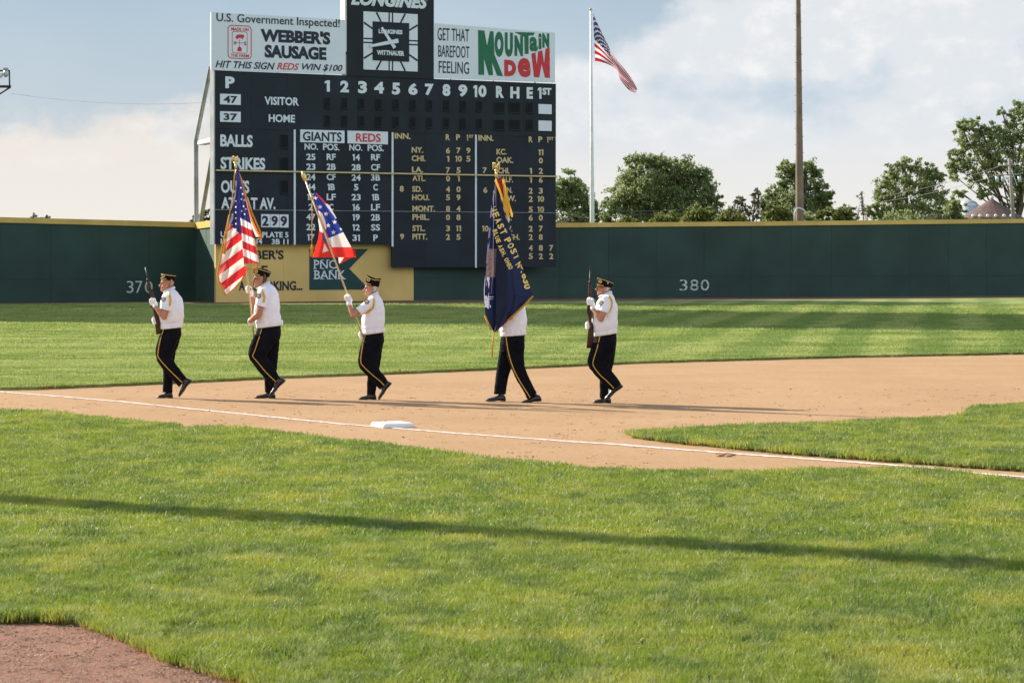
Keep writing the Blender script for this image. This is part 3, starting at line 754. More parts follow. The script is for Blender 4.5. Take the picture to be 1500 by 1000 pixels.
for y, a in zip(yy, (' Y', ' 0', '12', '16', '23', '2X', '5X', '60', '27', '28', '487', '522')):
    for ch, xc in zip(a, (988, 1055, 1125)):
        if ch == ' ': continue
        ch = {'X': '10', 'Y': '11'}.get(ch, ch); w = cw(ch, 27); TG(ch, xc - w / 2, xc + w / 2, y)
# steel supports behind the left end
def bar(mb, a, b, w): mb.tube([a, b], w, 6)
yb = gL1.y + 1.3
A1 = Wd(288, 322, yb); A2 = Wd(287, 206, yb); A3 = Wd(309, 96, gR1.y + .4); A4 = Wd(314, 208, gR1.y + .3)
mb = MB(); mb.tube([Vector((A1.x, A1.y, 0)), A2], .11, 8); mb.build('support_post', MT['steel'], sb)
mb = MB(); mb.tube([A2, A3], .10, 8); mb.build('brace', MT['steel'], sb)
mb = MB(); mb.tube([Vector((A1.x + .1, A1.y, A1.z - .6)), A4], .10, 8); mb.build('brace', MT['steel'], sb)
mb = MB(); c1 = Wd(288, 212, yb); c2 = Wd(315, 207, gR1.y + .3)
mb.hexa([c1, c2, c2 + Vector((0, 0, .22)), c1 + Vector((0, 0, .16))], [c1 + Vector((.3, .8, 0)), c2 + Vector((.3, .8, 0)), c2 + Vector((.3, .8, .22)), c1 + Vector((.3, .8, .16))]); mb.build('catwalk', MT['bwhite'], sb)
for k in range(4):      # rear frames keep the board standing
    uu = uL + 2 + k * 4.6; mb = MB(); p = PB.P(uu, 0, -.5); q = PB.P(uu, zt - .5, -.3)
    mb.tube([p, q], .14, 6); mb.tube([PB.P(uu, 0, -5), PB.P(uu, zt - 3, -.4)], .1, 6); mb.build('rear_frame', MT['steel'], sb)

# clock tower and clock
ck0, ck1 = uz(507, 55)[0], uz(635, 60)[0]; ckt = uz(570, -42)[1]; ckb = zt - .01
mb = MB(); plate_uz(PB, ck0, ck1, ckb, ckt, -.05, SB0 + .09, mb); mb.build('clock_tower', MT['board'], sb)
mb = MB(); plate_uz(PB, ck0 - .09, ck0 - .003, ckt - 3.8, ckt, -.05, SB0 + .10, mb); mb.build('edge_trim', MT['bwhite'], sb)
CK = SB0 + .045
ckp = PB.pt(572, 61.2, CK)
clk = thing('clock', ckp, 'square white bordered clock on the scoreboard tower showing about quarter to eleven', 'clock')
ucx, zcx = uz(572, 61.4, CK); hw = (uz(611.4, 61, CK)[0] - uz(532.2, 61, CK)[0]) / 2; hh = (uz(572, 20, CK)[1] - uz(572, 104.4, CK)[1]) / 2
iw = (uz(598.6, 61, CK)[0] - uz(545.4, 61, CK)[0]) / 2; ih = (uz(572, 34, CK)[1] - uz(572, 90.6, CK)[1]) / 2
mb = MB(); plate_uz(PB, ucx - hw, ucx + hw, zcx - hh, zcx + hh, CK, .03, mb); mb.build('clock_face', MT['sign'], clk)
mb = MB(); plate_uz(PB, ucx - iw, ucx + iw, zcx - ih, zcx + ih, CK + .031, .03, mb); mb.build('inner_panel', MT['board'], clk)
def cbar(p0, p1, w0, w1, off, th, name, mat):
    p0 = Vector((p0[0], p0[1])); p1 = Vector((p1[0], p1[1])); d_ = (p1 - p0).normalized(); n_ = Vector((-d_.y, d_.x))
    q = [p0 + n_ * w0, p0 - n_ * w0, p1 - n_ * w1, p1 + n_ * w1]; m_ = MB()
    m_.hexa([PB.P(a.x, a.y, off + th) for a in q], [PB.P(a.x, a.y, off) for a in q]); m_.build(name, MT[mat], clk)
for k in range(12):
    an = k * math.pi / 6; dx, dz = math.sin(an), math.cos(an)
    ti = min(iw / max(abs(dx), 1e-6), ih / max(abs(dz), 1e-6)); te = min(hw / max(abs(dx), 1e-6), hh / max(abs(dz), 1e-6))
    if k % 3 == 0:
        for s_ in (-1, 1):
            ox, oz = -dz * .09 * s_, dx * .09 * s_
            cbar((ucx + dx * ti + ox, zcx + dz * ti + oz), (ucx + dx * te + ox, zcx + dz * te + oz), .03, .03, CK + .031, .012, 'hour_mark', 'board')
    else: cbar((ucx + dx * ti * .99, zcx + dz * ti * .99), (ucx + dx * te * .99, zcx + dz * te * .99), .035, .045, CK + .031, .012, 'hour_mark', 'board')
def cz(x, y): return uz(500 + x / 8.333, y / 8.333, CK + .08)
cbar(cz(690, 500), cz(345, 566), .10, .055, CK + .10, .03, 'minute_hand', 'ltr')
cbar(cz(652, 588), cz(492, 338), .085, .055, CK + .065, .03, 'hour_hand', 'ltr')
mb = MB(); uu_, zz_ = cz(597, 517); mb.tube([PB.P(uu_, zz_, CK + .06), PB.P(uu_, zz_, CK + .15)], .11, 14); mb.build('hub', MT['ltr'], clk)
text_obj(PB, 'LONGINES', 554.6, 589.4, 43.6, 50, CK + .062, MT['ltr'], clk, bold=.04)
text_obj(PB, 'WITTNAUER', 552, 592, 74.4, 81.6, CK + .062, MT['ltr'], clk, bold=.04)
text_obj(PB, 'LONGINES', 514, 627, -9, 10.6, CK + .002, MT['ltr'], sb, bold=.05, shear=.3)

# billboards on the scoreboard
BO = SB0 + .08
def board(name, label, x0, x1, yt0, yt1, yb0, yb1):
    p = [PB.pt(x0, yb0, BO), PB.pt(x1, yb1, BO), PB.pt(x1, yt1, BO), PB.pt(x0, yt0, BO)]
    o_ = thing(name, p[0], label, 'billboard'); mb = MB(); mb.hexa(p, [q - PB.n * .12 for q in p]); mb.build('sign_panel', MT['sign'], o_)
    mb = MB()
    for k in (.15, .5, .85):
        q = p[0].lerp(p[1], k) - PB.n * .22; r2 = p[3].lerp(p[2], k) - PB.n * .22; mb.tube([q - Vector((0, 0, .1)), r2 - Vector((0, 0, .3))], .05, 6)
    mb.build('rear_frame', MT['steel'], o_)
    return o_
b1 = board('billboard', 'white sausage billboard with red farm emblem on top left of the scoreboard', 309.5, 506.2, 18, 29.5, 102.5, 108.5)
b2 = board('billboard', 'white soft drink billboard with green and red logo on top right of the scoreboard', 635.8, 813, 34.5, 48, 114, 121)
B_ = lambda par, s_, x0, x1, y0, y1, m='ink', b=.03, **k: text_obj(PB, s_, x0, x1, y0, y1, BO + .003, MT[m], par, bold=b, **k)
B_(b1, 'U.S. Government Inspected!', 317, 497.6, 23.8, 39.6, b=.008)
B_(b1, "WEBBER'S", 381.6, 483.8, 44.4, 63.6, b=.05); B_(b1, 'SAUSAGE', 387.6, 478, 67.6, 86.6, b=.05)
B_(b1, 'HIT THIS SIGN', 315.6, 402.4, 90.4, 100.8, b=.015, shear=.3); B_(b1, 'REDS', 405.6, 438, 92.6, 102.6, 'red', .015, shear=.3); B_(b1, 'WIN $100', 442.4, 501.6, 94.2, 105, b=.015, shear=.3)
B_(b1, 'MADE ON', 338.8, 364, 41, 45.6, 'red', .01); B_(b1, 'THE FARM', 338, 364.4, 79.4, 84, 'red', .01); B_(b1, 'W', 342, 346.8, 60.6, 65.8, 'red', .01); B_(b1, 'S', 357, 361, 61.2, 66.6, 'red', .01)
def outline(par, x0, x1, y0, y1, w, r, mat):
    m_ = MB(); u0, zb_ = PB.uz(x0, y1, BO); u1, zt_ = PB.uz(x1, y0, BO); rr = r; pts_ = []
    for cx_, cz_, a0 in ((u1 - rr, zt_ - rr, 0), (u0 + rr, zt_ - rr, 90), (u0 + rr, zb_ + rr, 180), (u1 - rr, zb_ + rr, 270)):
        for k in range(5):
            an = R(a0 + k * 22.5); pts_.append((cx_ + rr * math.cos(an), cz_ + rr * math.sin(an), math.cos(an), math.sin(an)))
    n_ = len(pts_); vs_ = []
    for off in (BO + .013, BO + .001):
        for a, b, c_, d_ in pts_: vs_.append(PB.P(a, b, off)); vs_.append(PB.P(a - c_ * w, b - d_ * w, off))
    fs_ = []
    for i in range(n_):
        j = (i + 1) % n_; fs_ += [(2 * i, 2 * j, 2 * j + 1, 2 * i + 1), (2 * i, 2 * i + 2 * n_, 2 * j + 2 * n_, 2 * j), (2 * i + 1, 2 * j + 1, 2 * j + 1 + 2 * n_, 2 * i + 1 + 2 * n_)]
    m_.add(vs_, fs_); return m_.build('emblem_frame', MT[mat], par)
em = outline(b1, 333.5, 368.4, 38.3, 85.8, .035, .18, 'red'); outline(b1, 339.8, 362.4, 47, 77.8, .02, .10, 'red')
def flat(par, pts_, mat, name, off=BO + .012):
    fr_ = [PB.pt(x, y, off) for x, y in pts_]; n_ = len(fr_); tri = tessellate_polygon([[Vector((PB.u.dot(q), q.z, 0)) for q in fr_]])
    m_ = MB(); m_.add(fr_ + [q - PB.n * .01 for q in fr_], [tuple(q) for q in tri] + [(i, (i + 1) % n_, n_ + (i + 1) % n_, n_ + i) for i in range(n_)]); return m_.build(name, MT[mat], par)
flat(b1, [(344.5, 56.5), (346, 52.3), (349, 50.8), (355, 50.8), (357.6, 52.2), (358, 54.5), (356.4, 55.4), (356, 57.6), (354.6, 57.6), (354.2, 55.9), (349, 55.9), (348.6, 57.6), (347, 57.6), (346.4, 55.6)], 'red', 'pig_emblem')
flat(b1, [(348, 75.4), (348, 71), (351, 67.8), (354, 71), (354, 75.4)], 'red', 'barn_emblem')
flat(b1, [(350.7, 57.8), (351.3, 57.8), (351.3, 68), (350.7, 68)], 'red', 'vane_rod'); flat(b1, [(347.5, 62.8), (356.5, 63), (356.5, 63.6), (347.5, 63.4)], 'red', 'vane_rod')
B_(b2, 'GET THAT', 641, 687, 42, 60.4, b=.0); B_(b2, 'BAREFOOT', 642, 687.6, 67.3, 84.6, b=.0); B_(b2, 'FEELING', 642.6, 687, 90.4, 108, b=.0)
Z = lambda *p: [(560 + x / 5, y / 5) for x, y in p]
flat(b2, Z((702, 222), (748, 226), (768, 338), (790, 229), (815, 231), (822, 400), (885, 559), (842, 556), (803, 455), (812, 553), (780, 552), (745, 430), (747, 550), (705, 549)), 'grn', 'logo_letter')
for ch, x0, x1, y0, y1, m_ in (('O', 822, 888, 232, 420, 'grn'), ('U', 897, 956, 240, 418, 'grn'), ('N', 968, 1030, 262, 412, 'grn'), ('a', 1078, 1138, 272, 378, 'grn'), ('i', 1144, 1166, 246, 362, 'grn'), ('N', 1172, 1222, 246, 352, 'grn'),
                               ('D', 893, 980, 440, 560, 'red'), ('e', 992, 1086, 425, 567, 'red')):
    B_(b2, ch, 560 + x0 / 5, 560 + x1 / 5, y0 / 5, y1 / 5, m_, .045 if ch in 'ea' else .08)
flat(b2, Z((968, 236), (1118, 240), (1106, 262), (1072, 262), (1072, 395), (1044, 398), (1040, 270), (1008, 256)), 'grn', 'logo_letter')
flat(b2, Z((1092, 395), (1122, 385), (1132, 480), (1142, 378), (1172, 370), (1186, 470), (1196, 360), (1226, 350), (1228, 572), (1192, 570), (1168, 470), (1150, 568), (1112, 566)), 'red', 'logo_letter')

# ------------------------------------------------------------------ painted cloth
cm = bpy.data.materials.new('flag_cloth'); cm.use_nodes = True; t = cm.node_tree; pb = t.nodes['Principled BSDF']; pb.inputs['Roughness'].default_value = .6
ca = t.nodes.new('ShaderNodeVertexColor'); ca.layer_name = 'Col'; t.links.new(ca.outputs[0], pb.inputs['Base Color'])
tl = t.nodes.new('ShaderNodeBsdfTranslucent'); t.links.new(ca.outputs[0], tl.inputs[0]); ms = t.nodes.new('ShaderNodeMixShader'); ms.inputs[0].default_value = .42
t.links.new(pb.outputs[0], ms.inputs[1]); t.links.new(tl.outputs[0], ms.inputs[2]); t.links.new(ms.outputs[0], t.nodes['Material Output'].inputs[0])
RED_, WHT_, BLU_, NVY_ = (.62, .018, .022), (.80, .74, .70), (.020, .028, .17), (.003, .008, .036)
def interp(pl_, y):
    if y <= pl_[0][1]: return pl_[0][0]
    for (x0, y0), (x1, y1) in zip(pl_[:-1], pl_[1:]):
        if y <= y1: return x0 + (x1 - x0) * (y - y0) / max(y1 - y0, 1e-6)
    return pl_[-1][0]
def grid_cloth(name, F, nu, nv, colf, parent, mat=cm):
    v = []; f = []; cl = []; P = [[F(i / nu, j / nv) for i in range(nu + 1)] for j in range(nv + 1)]
    for row in P:
        for p in row: v.append(p[0])
    for j in range(nv):
        for i in range(nu):
            f.append((j * (nu + 1) + i, j * (nu + 1) + i + 1, (j + 1) * (nu + 1) + i + 1, (j + 1) * (nu + 1) + i)); cl.append(colf(*P[j][i][1]))
    me = mesh(v, f); a = me.color_attributes.new('Col', 'FLOAT_COLOR', 'CORNER')
    arr = np.ones((len(f) * 4, 4), dtype=np.float32); arr[:, :3] = np.repeat(np.array(cl, dtype=np.float32), 4, axis=0)
    a.data.foreach_set('color', arr.ravel())
    o_ = link(name, me, mat, parent, True); return o_
def scan_cloth(name, left, right, Y, fold, colf, parent, step=.5):
    y0, y1 = max(left[0][1], right[0][1]), min(left[-1][1], right[-1][1])
    wmax = max(interp(right, y0 + (y1 - y0) * k / 20) - interp(left, y0 + (y1 - y0) * k / 20) for k in range(21))
    nu, nv = int(wmax / step), int((y1 - y0) / step)
    def F(a, b):
        y = y0 + (y1 - y0) * b; xl, xr = interp(left, y), interp(right, y); x = xl + (xr - xl) * a
        return Wd(x, y, Y + fold(a, b, x, y)), (x, y)
    return grid_cloth(name, F, nu, nv, colf, parent)
def star(x, y, cx_, cy_, r):
    dx, dy = x - cx_, y - cy_; d_ = math.hypot(dx, dy)
    if d_ > r: return False
    a = (math.atan2(dx, -dy) % (2 * math.pi / 5)); a = min(a, 2 * math.pi / 5 - a)
    return d_ < r * .42 / max(.42, (1 - a / (math.pi / 5)) ** .0 * (.42 + (1 - .42) * (a / (math.pi / 5)))) if False else d_ * (1 + 1.5 * a / (math.pi / 5)) < r
def ribbon(parent, pts, Y, w, mat, name, dyf=None):
    mb = MB(); mb.tube([Wd(x, y, Y + (dyf(i) if dyf else 0)) for i, (x, y) in enumerate(pts)], w, 6); return mb.build(name, mat, parent, True)

# far flag on the tall white flagpole
YF = 150.
fb = Vector(((867.6 - 750) / FPX * YF, YF, 0))
fp = thing('flagpole', fb, 'tall white flagpole behind the wall right of the scoreboard', 'flagpole')
mb = MB(); mb.tube([fb, Wd(867.4, 300, YF), Wd(865.4, 16, YF)], [.13, .125, .055], 12); mb.build('pole', MT['flagpole'], fp, True)
mb = MB(); mb.ell(Wd(865.3, 14, YF), (.09, .09, .09)); mb.build('finial', MT['brass'], fp, True)
mb = MB(); mb.tube([Wd(862.8, 300, YF), Wd(864.2, 22, YF)], .012, 4); mb.build('halyard', MT['bwhite'], fp)
TOP = [(868.6, 20), (877, 38), (889, 63), (899, 82), (912, 98), (925, 114), (933.5, 130)]
BOT = [(871.6, 89.8), (880, 91), (892, 95), (904, 103), (909, 118), (920, 131), (931, 136.5)]
def pc(c_, t_):
    t_ *= len(c_) - 1; i = min(int(t_), len(c_) - 2); t_ -= i; g = lambda k: Vector(c_[min(max(k, 0), len(c_) - 1)])
    p0, p1, p2, p3 = g(i - 1), g(i), g(i + 1), g(i + 2)
    return .5 * (2 * p1 + (p2 - p0) * t_ + (2 * p0 - 5 * p1 + 4 * p2 - p3) * t_ ** 2 + (3 * p1 - p0 - 3 * p2 + p3) * t_ ** 3)
def flag_col(s_, t_):
    if s_ < .40 and t_ < 7 / 13:
        ii = s_ / .40 * 11; jj = t_ / (7 / 13) * 9; a, b = ii % 1 - .5, jj % 1 - .5
        return WHT_ if (int(ii) + int(jj)) % 2 == 0 and a * a + b * b < .11 else (.02, .025, .10)
    return (.46, .008, .02) if int(t_ * 13) % 2 == 0 else (.76, .76, .80)
def FF(s_, t_):
    a, b = pc(TOP, s_), pc(BOT, s_); tt = t_ + .06 * math.sin(s_ * 9 + t_ * 5) * s_; tt = min(max(tt, 0), 1); p = a.lerp(b, tt)
    return Wd(p.x, p.y, YF + .35 * math.sin(s_ * 14 + t_ * 6) * s_ + .25 * math.sin(t_ * 9 + s_ * 4) * s_), (s_, t_)
fl = thing('flag', Wd(868.6, 20, YF), 'american flag flying from the tall white flagpole, hanging in a diagonal fold', 'flag')
grid_cloth('flag_cloth', FF, 120, 78, flag_col, fl)

# light pole (brown) and its ladder pegs
YP = 150.
lb = Vector(((1172 - 750) / FPX * YP, YP, 0))
lp = thing('light_pole', lb, 'tall brown steel light pole behind the wall running out of the picture', 'light pole')
mb = MB(); mb.tube([lb, Wd(1171.5, 320, YP), Wd(1169.2, 0, YP), Wd(1168.4, -170, YP)], [.235, .23, .135, .10], 14); mb.build('pole', MT['lightpole'], lp, True)
for k in range(26):
    y = 8 + k * 12; x = 1169.2 + (y / 320) * 2.3; r_ = 3.6 + y / 320 * 2.6; s_ = -1 if k % 2 else 1
    mb = MB(); mb.tube([Wd(x, y, YP), Wd(x + s_ * (r_ + 1.6), y, YP)], .012, 4); mb.build('climbing_peg', MT['dark'], lp)
for k in range(3):
    mb = MB(); c_ = Wd(1168.5, -150 + k * 30, YP); mb.box(c_ + Vector((0, -.3, 0)), (4.2, .12, .12)); mb.build('crossarm', MT['dark'], lp)
    for j in range(5):
        mb = MB(); q = c_ + Vector((-1.8 + j * .9, -.5, -.25)); mb.tube([q, q + Vector((0, -.35, -.2))], [.12, .28], 10); mb.build('floodlight', MT['lamp'], lp)
# white bent pipe beside the pole
vp = thing('vent_pipe', Wd(1165, 330, 147), 'pale bent pipe standing beside the brown light pole', 'pipe')
mb = MB(); mb.tube([Wd(1163.5, 330, 147), Wd(1163.5, 312, 147), Wd(1166, 306, 147), Wd(1170, 304.5, 147), Wd(1177, 307, 147), Wd(1181, 312, 147)], .03, 8); mb.build('pipe', MT['flagpole'], vp, True)
dp_ = thing('fence_post', Wd(1046, 345, 160), 'thin black post standing beyond the wall in front of the bushes', 'post')
mb = MB(); mb.tube([Wd(1046, 345, 160), Wd(1046, 299, 160)], .07, 8); mb.build('post', MT['dark'], dp_)
mb = MB(); mb.tube([Wd(1046, 299, 160), Wd(1046, 297, 160)], [.09, .05], 8); mb.build('post_cap', MT['dark'], dp_)
for k, (a, b, lab) in enumerate((((900, 309), (1046, 304), 'upper'), ((900, 314), (1046, 309), 'lower'))):
    w = thing('wire', Wd(a[0], a[1], 160), 'thin %s wire strung to the black post beyond the wall' % lab, 'wire')
    mb = MB(); mb.tube([Wd(a[0] + (b[0] - a[0]) * i / 8, a[1] + (b[1] - a[1]) * i / 8 + 2 * math.sin(math.pi * i / 8), 160) for i in range(9)], .02, 4); mb.build('strand', MT['cable'], w)

# floodlight rack at the left edge
YR = 150.
lr = thing('light_tower', Vector(((-46 - 750) / FPX * YR, YR, 0)), 'light tower whose floodlight rack reaches in at the top left', 'light tower')
mb = MB(); mb.tube([Vector(((-46 - 750) / FPX * YR, YR, 0)), Wd(-46, 60, YR)], [.3, .2], 10); mb.build('pole', MT['steel'], lr, True)
for a, b, w in (((-100, 102), (13.6, 104), .045), ((13.6, 103), (14, 128), .045), ((-100, 126.5), (16, 127), .075), ((-20, 150), (15, 128), .05)):
    mb = MB(); mb.tube([Wd(*a, YR), Wd(*b, YR)], w, 6); mb.build('rack_bar', MT['dark'], lr)
for x in (8.5, -22, -52, -82):
    mb = MB(); c_ = Wd(x, 108, YR - .2); mb.ell(c_, (.16, .16, .21), 12, 8); hd = mb.build('floodlight', MT['tank'], lr, True)
    mb = MB(); mb.box(c_ + Vector((0, 0, .26)), (.26, .2, .10)); mb.build('ballast_box', MT['steel'], hd)
    mb = MB(); mb.tube([c_ + Vector((-.10, 0, .04)), c_ + Vector((-.36, 0, -.14))], [.05, .17], 10); mb.build('reflector', MT['bwhite'], hd)
cb = thing('cable', Wd(16, 128, 150), 'thin cable sagging from the floodlight rack to the scoreboard', 'cable')
mb = MB(); mb.tube([Wd(16 + (306 - 16) * i / 16, 137 + 13 * (i / 16) + 22 * 4 * .5 * (i / 16) * (1 - i / 16) * .7, 150 + (122.5 - 150) * i / 16) for i in range(17)], .007, 4); mb.build('strand', MT['cable'], cb)

# ------------------------------------------------------------------ trees
leaf_ms = {}
def leafmat(name, a, b, c_):
    if name in leaf_ms: return leaf_ms[name]
    m = bpy.data.materials.new(name); m.use_nodes = True; t = m.node_tree; pb = t.nodes['Principled BSDF']; pb.inputs['Roughness'].default_value = .55
    va = t.nodes.new('ShaderNodeVertexColor'); va.layer_name = 'Col'; sp = t.nodes.new('ShaderNodeSeparateColor'); t.links.new(va.outputs[0], sp.inputs[0])
    m1 = t.nodes.new('ShaderNodeMix'); m1.data_type = 'RGBA'; m1.inputs[6].default_value = (*a, 1); m1.inputs[7].default_value = (*b, 1); t.links.new(sp.outputs[0], m1.inputs[0])
    m2 = t.nodes.new('ShaderNodeMix'); m2.data_type = 'RGBA'; t.links.new(m1.outputs[2], m2.inputs[6]); m2.inputs[7].default_value = (*c_, 1); t.links.new(sp.outputs[1], m2.inputs[0])
    t.links.new(m2.outputs[2], pb.inputs['Base Color'])
    tl = t.nodes.new('ShaderNodeBsdfTranslucent'); t.links.new(m2.outputs[2], tl.inputs[0]); ms = t.nodes.new('ShaderNodeMixShader'); ms.inputs[0].default_value = .55
    t.links.new(pb.outputs[0], ms.inputs[1]); t.links.new(tl.outputs[0], ms.inputs[2]); t.links.new(ms.outputs[0], t.nodes['Material Output'].inputs[0])
    leaf_ms[name] = m; return m
LM = dict(dark=leafmat('leaf_dark', (.18, .24, .095), (.28, .335, .13), (.36, .39, .19)),
          mid=leafmat('leaf_mid', (.20, .26, .10), (.30, .35, .135), (.39, .41, .20)),
          lite=leafmat('leaf_light', (.12, .155, .03), (.20, .225, .06), (.28, .28, .10)),
          dull=leafmat('leaf_dull', (.075, .095, .045), (.12, .135, .07), (.17, .16, .09)))
def tree(name, label, Y, base_px, blobs, lm, leaf=.20, clumps=44, per=40, seed=1, trunk=True, tr_=.28, bare=0, cat='tree', fill=.5):
    rn = np.random.RandomState(seed); s = FPX / Y; base = Vector(((base_px - 750) / FPX * Y, Y, 0))
    root = thing(name, base, label, cat)
    C = []; Bl = []
    for (bx, by, br) in blobs:
        c_ = Wd(bx, by, Y); r = br / s; c_ = Vector((c_.x, Y + rn.uniform(-.5, .5) * r * 1.3, c_.z)); Bl.append((c_, r))
        n = int(clumps * (br / 20) ** 1.7) + 4
        for _ in range(n):
            d_ = rn.normal(size=3); d_ /= np.linalg.norm(d_); q = r * (rn.uniform(.55, 1.35) if rn.rand() > .25 else rn.uniform(.1, .7))
            C.append((np.array(c_) + d_ * q * np.array([1, 1, .92]), r * rn.uniform(.13, .30)))
    vs, cols = [], []
    for cc, cr in C:
        m = int(per * rn.uniform(.6, 1.3)); tone = np.clip(rn.normal(.45, .28), 0, 1)
        pos = cc + rn.normal(size=(m, 3)) * cr * .75 * np.array([1, 1, .8])
        a = rn.normal(size=(m, 3)); a /= np.linalg.norm(a, axis=1)[:, None]; b = rn.normal(size=(m, 3)); b -= (a * b).sum(1)[:, None] * a; b /= np.linalg.norm(b, axis=1)[:, None]
        l = leaf * rn.uniform(.55, 1.25, size=(m, 1)); w = l * .55
        quad = np.stack([pos - a * l * .5, pos + b * w * .5 + a * l * .05, pos + a * l * .5, pos - b * w * .5 + a * l * .05], axis=1)
        vs.append(quad.reshape(-1, 3)); k = np.stack([np.clip(tone + rn.normal(size=m) * .2, 0, 1), np.clip(rn.rand(m) * 1.6 - .9, 0, 1) * .7, np.zeros(m), np.ones(m)], axis=1); cols.append(np.repeat(k, 4, axis=0))
    V = np.concatenate(vs); K = np.concatenate(cols).astype(np.float32); V[:, 2] = np.maximum(V[:, 2], .05); n = len(V) // 4
    me = bpy.data.meshes.new('crown'); me.vertices.add(len(V)); me.vertices.foreach_set('co', V.ravel()); me.loops.add(len(V)); me.loops.foreach_set('vertex_index', np.arange(len(V), dtype=np.int32))
    me.polygons.add(n); me.polygons.foreach_set('loop_start', np.arange(0, len(V), 4, dtype=np.int32)); me.update(calc_edges=True)
    at = me.color_attributes.new('Col', 'FLOAT_COLOR', 'CORNER'); at.data.foreach_set('color', K.ravel())
    link('crown', me, LM[lm], root)
    if trunk:
        mb = MB(); top = max(Bl, key=lambda q: q[0].z)[0]; mid = base.lerp(top, .45) + Vector((rn.uniform(-.3, .3), 0, 0))
        mb.tube([base, base.lerp(mid, .5), mid, top], [tr_, tr_ * .85, tr_ * .6, tr_ * .12], 8); tk = mb.build('trunk', MT['bark'], root, True)
        for i, (c_, r) in enumerate(Bl):
            st = base.lerp(mid, rn.uniform(.5, 1.0)) if c_.z > mid.z * .6 else base.lerp(mid, rn.uniform(.25, .5))
            ml = st.lerp(c_, .5) + Vector((rn.uniform(-.3, .3), rn.uniform(-.3, .3), rn.uniform(-.1, .5)))
            mb = MB(); mb.tube([st, ml, c_], [tr_ * .26, tr_ * .17, tr_ * .05], 6)
            for _ in range(3 + bare):
                d_ = Vector(rn.normal(size=3)).normalized() * r * rn.uniform(.6, 1.1); mb.tube([ml.lerp(c_, rn.uniform(.3, 1)), c_ + d_ * .5, c_ + d_], [tr_ * .10, tr_ * .06, tr_ * .02], 4)
            mb.build('limb', MT['bark'], root, True)
    return root
tree('broadleaf_tree', 'broad dark green tree partly hidden by the right edge of the scoreboard', 175, 838, [(832, 268, 15), (846, 280, 15), (858, 296, 13), (835, 295, 22), (868, 308, 12), (818, 280, 16), (850, 318, 20), (878, 320, 8), (806, 300, 20)], 'dark', seed=1)
tree('broadleaf_tree', 'widest rounded dark green tree between the flagpole and the black post', 170, 975, [(934, 238, 15), (962, 240, 17), (985, 248, 18), (1008, 250, 17), (1030, 258, 15), (1042, 280, 14), (1048, 298, 12), (918, 262, 16), (908, 285, 18), (898, 305, 14), (940, 275, 30), (975, 280, 36), (1010, 282, 30), (950, 310, 26), (1000, 315, 30), (1035, 312, 18), (925, 305, 22), (893, 320, 10)], 'dark', clumps=42, per=42, seed=2, tr_=.4)
tree('feathery_tree', 'pale feathery pointed tree between the black post and the light pole', 165, 1098, [(1085, 292, 9), (1092, 306, 13), (1107, 285, 9), (1113, 296, 10), (1108, 312, 14), (1075, 308, 10), (1080, 320, 12), (1120, 306, 9), (1068, 318, 8)], 'dull', leaf=.20, clumps=22, per=18, seed=3, bare=4, tr_=.15)
tree('broadleaf_tree', 'upright dark green tree right behind the brown light pole', 172, 1168, [(1152, 246, 11), (1180, 244, 11), (1165, 252, 12), (1192, 250, 9), (1150, 268, 14), (1178, 270, 18), (1198, 268, 12), (1208, 285, 12), (1136, 288, 14), (1160, 295, 20), (1195, 296, 17), (1212, 300, 8), (1128, 300, 10), (1180, 315, 20)], 'dark', seed=4)
tree('broadleaf_tree', 'open grey green tree second from the right beyond the wall', 175, 1330, [(1325, 242, 12), (1310, 252, 12), (1345, 245, 11), (1362, 250, 10), (1376, 258, 9), (1300, 268, 14), (1330, 268, 20), (1358, 272, 20), (1290, 285, 13), (1312, 295, 20), (1345, 300, 24), (1376, 290, 14), (1282, 305, 11), (1300, 315, 16), (1272, 312, 7), (1372, 312, 14)], 'mid', clumps=38, per=36, seed=5, tr_=.24)
tree('oak_tree', 'tallest open crowned tree at the right edge behind the brown roof', 216, 1478, [(1487, 160, 10), (1500, 168, 14), (1478, 178, 10), (1470, 165, 7), (1512, 158, 12), (1522, 180, 20), (1420, 178, 9), (1408, 188, 9), (1432, 186, 12), (1450, 190, 12), (1422, 205, 16), (1445, 210, 20), (1470, 205, 18), (1492, 200, 16), (1402, 222, 12), (1412, 238, 14), (1440, 238, 20), (1470, 240, 22), (1395, 240, 8), (1398, 258, 10), (1430, 262, 12), (1455, 265, 12), (1490, 262, 18), (1408, 282, 8), (1440, 285, 10), (1395, 300, 12), (1520, 230, 26), (1525, 275, 26), (1480, 290, 8)], 'mid', leaf=.25, clumps=38, per=34, seed=6, bare=2, tr_=.30)
bushes = [(1000, 1046, 304, 'lite', 'yellow green bush left of the black post'), (955, 998, 312, 'lite', 'low pale bush under the widest tree'), (1048, 1090, 310, 'lite', 'yellow green bush right of the black post'),
          (1118, 1160, 300, 'lite', 'pale green bush left of the light pole'), (1194, 1216, 303, 'lite', 'small light green bush right of the light pole'), (1215, 1254, 302, 'lite', 'wider light green bush between the light pole and the bare sapling'),
          (1062, 1100, 318, 'dull', 'olive bush at the foot of the feathery tree'), (1150, 1200, 314, 'mid', 'mid green bush at the foot of the light pole'), (1290, 1345, 316, 'mid', 'mid green bush under the open grey green tree'), (1345, 1392, 313, 'dull', 'olive bush between the open tree and the brown roof'), (818, 862, 316, 'dull', 'olive bush against the right edge of the scoreboard'),
          (1385, 1412, 292, 'mid', 'green shrub at the left side of the brown roof'), (903, 935, 315, 'lite', 'lowest pale bush beside the flagpole')]
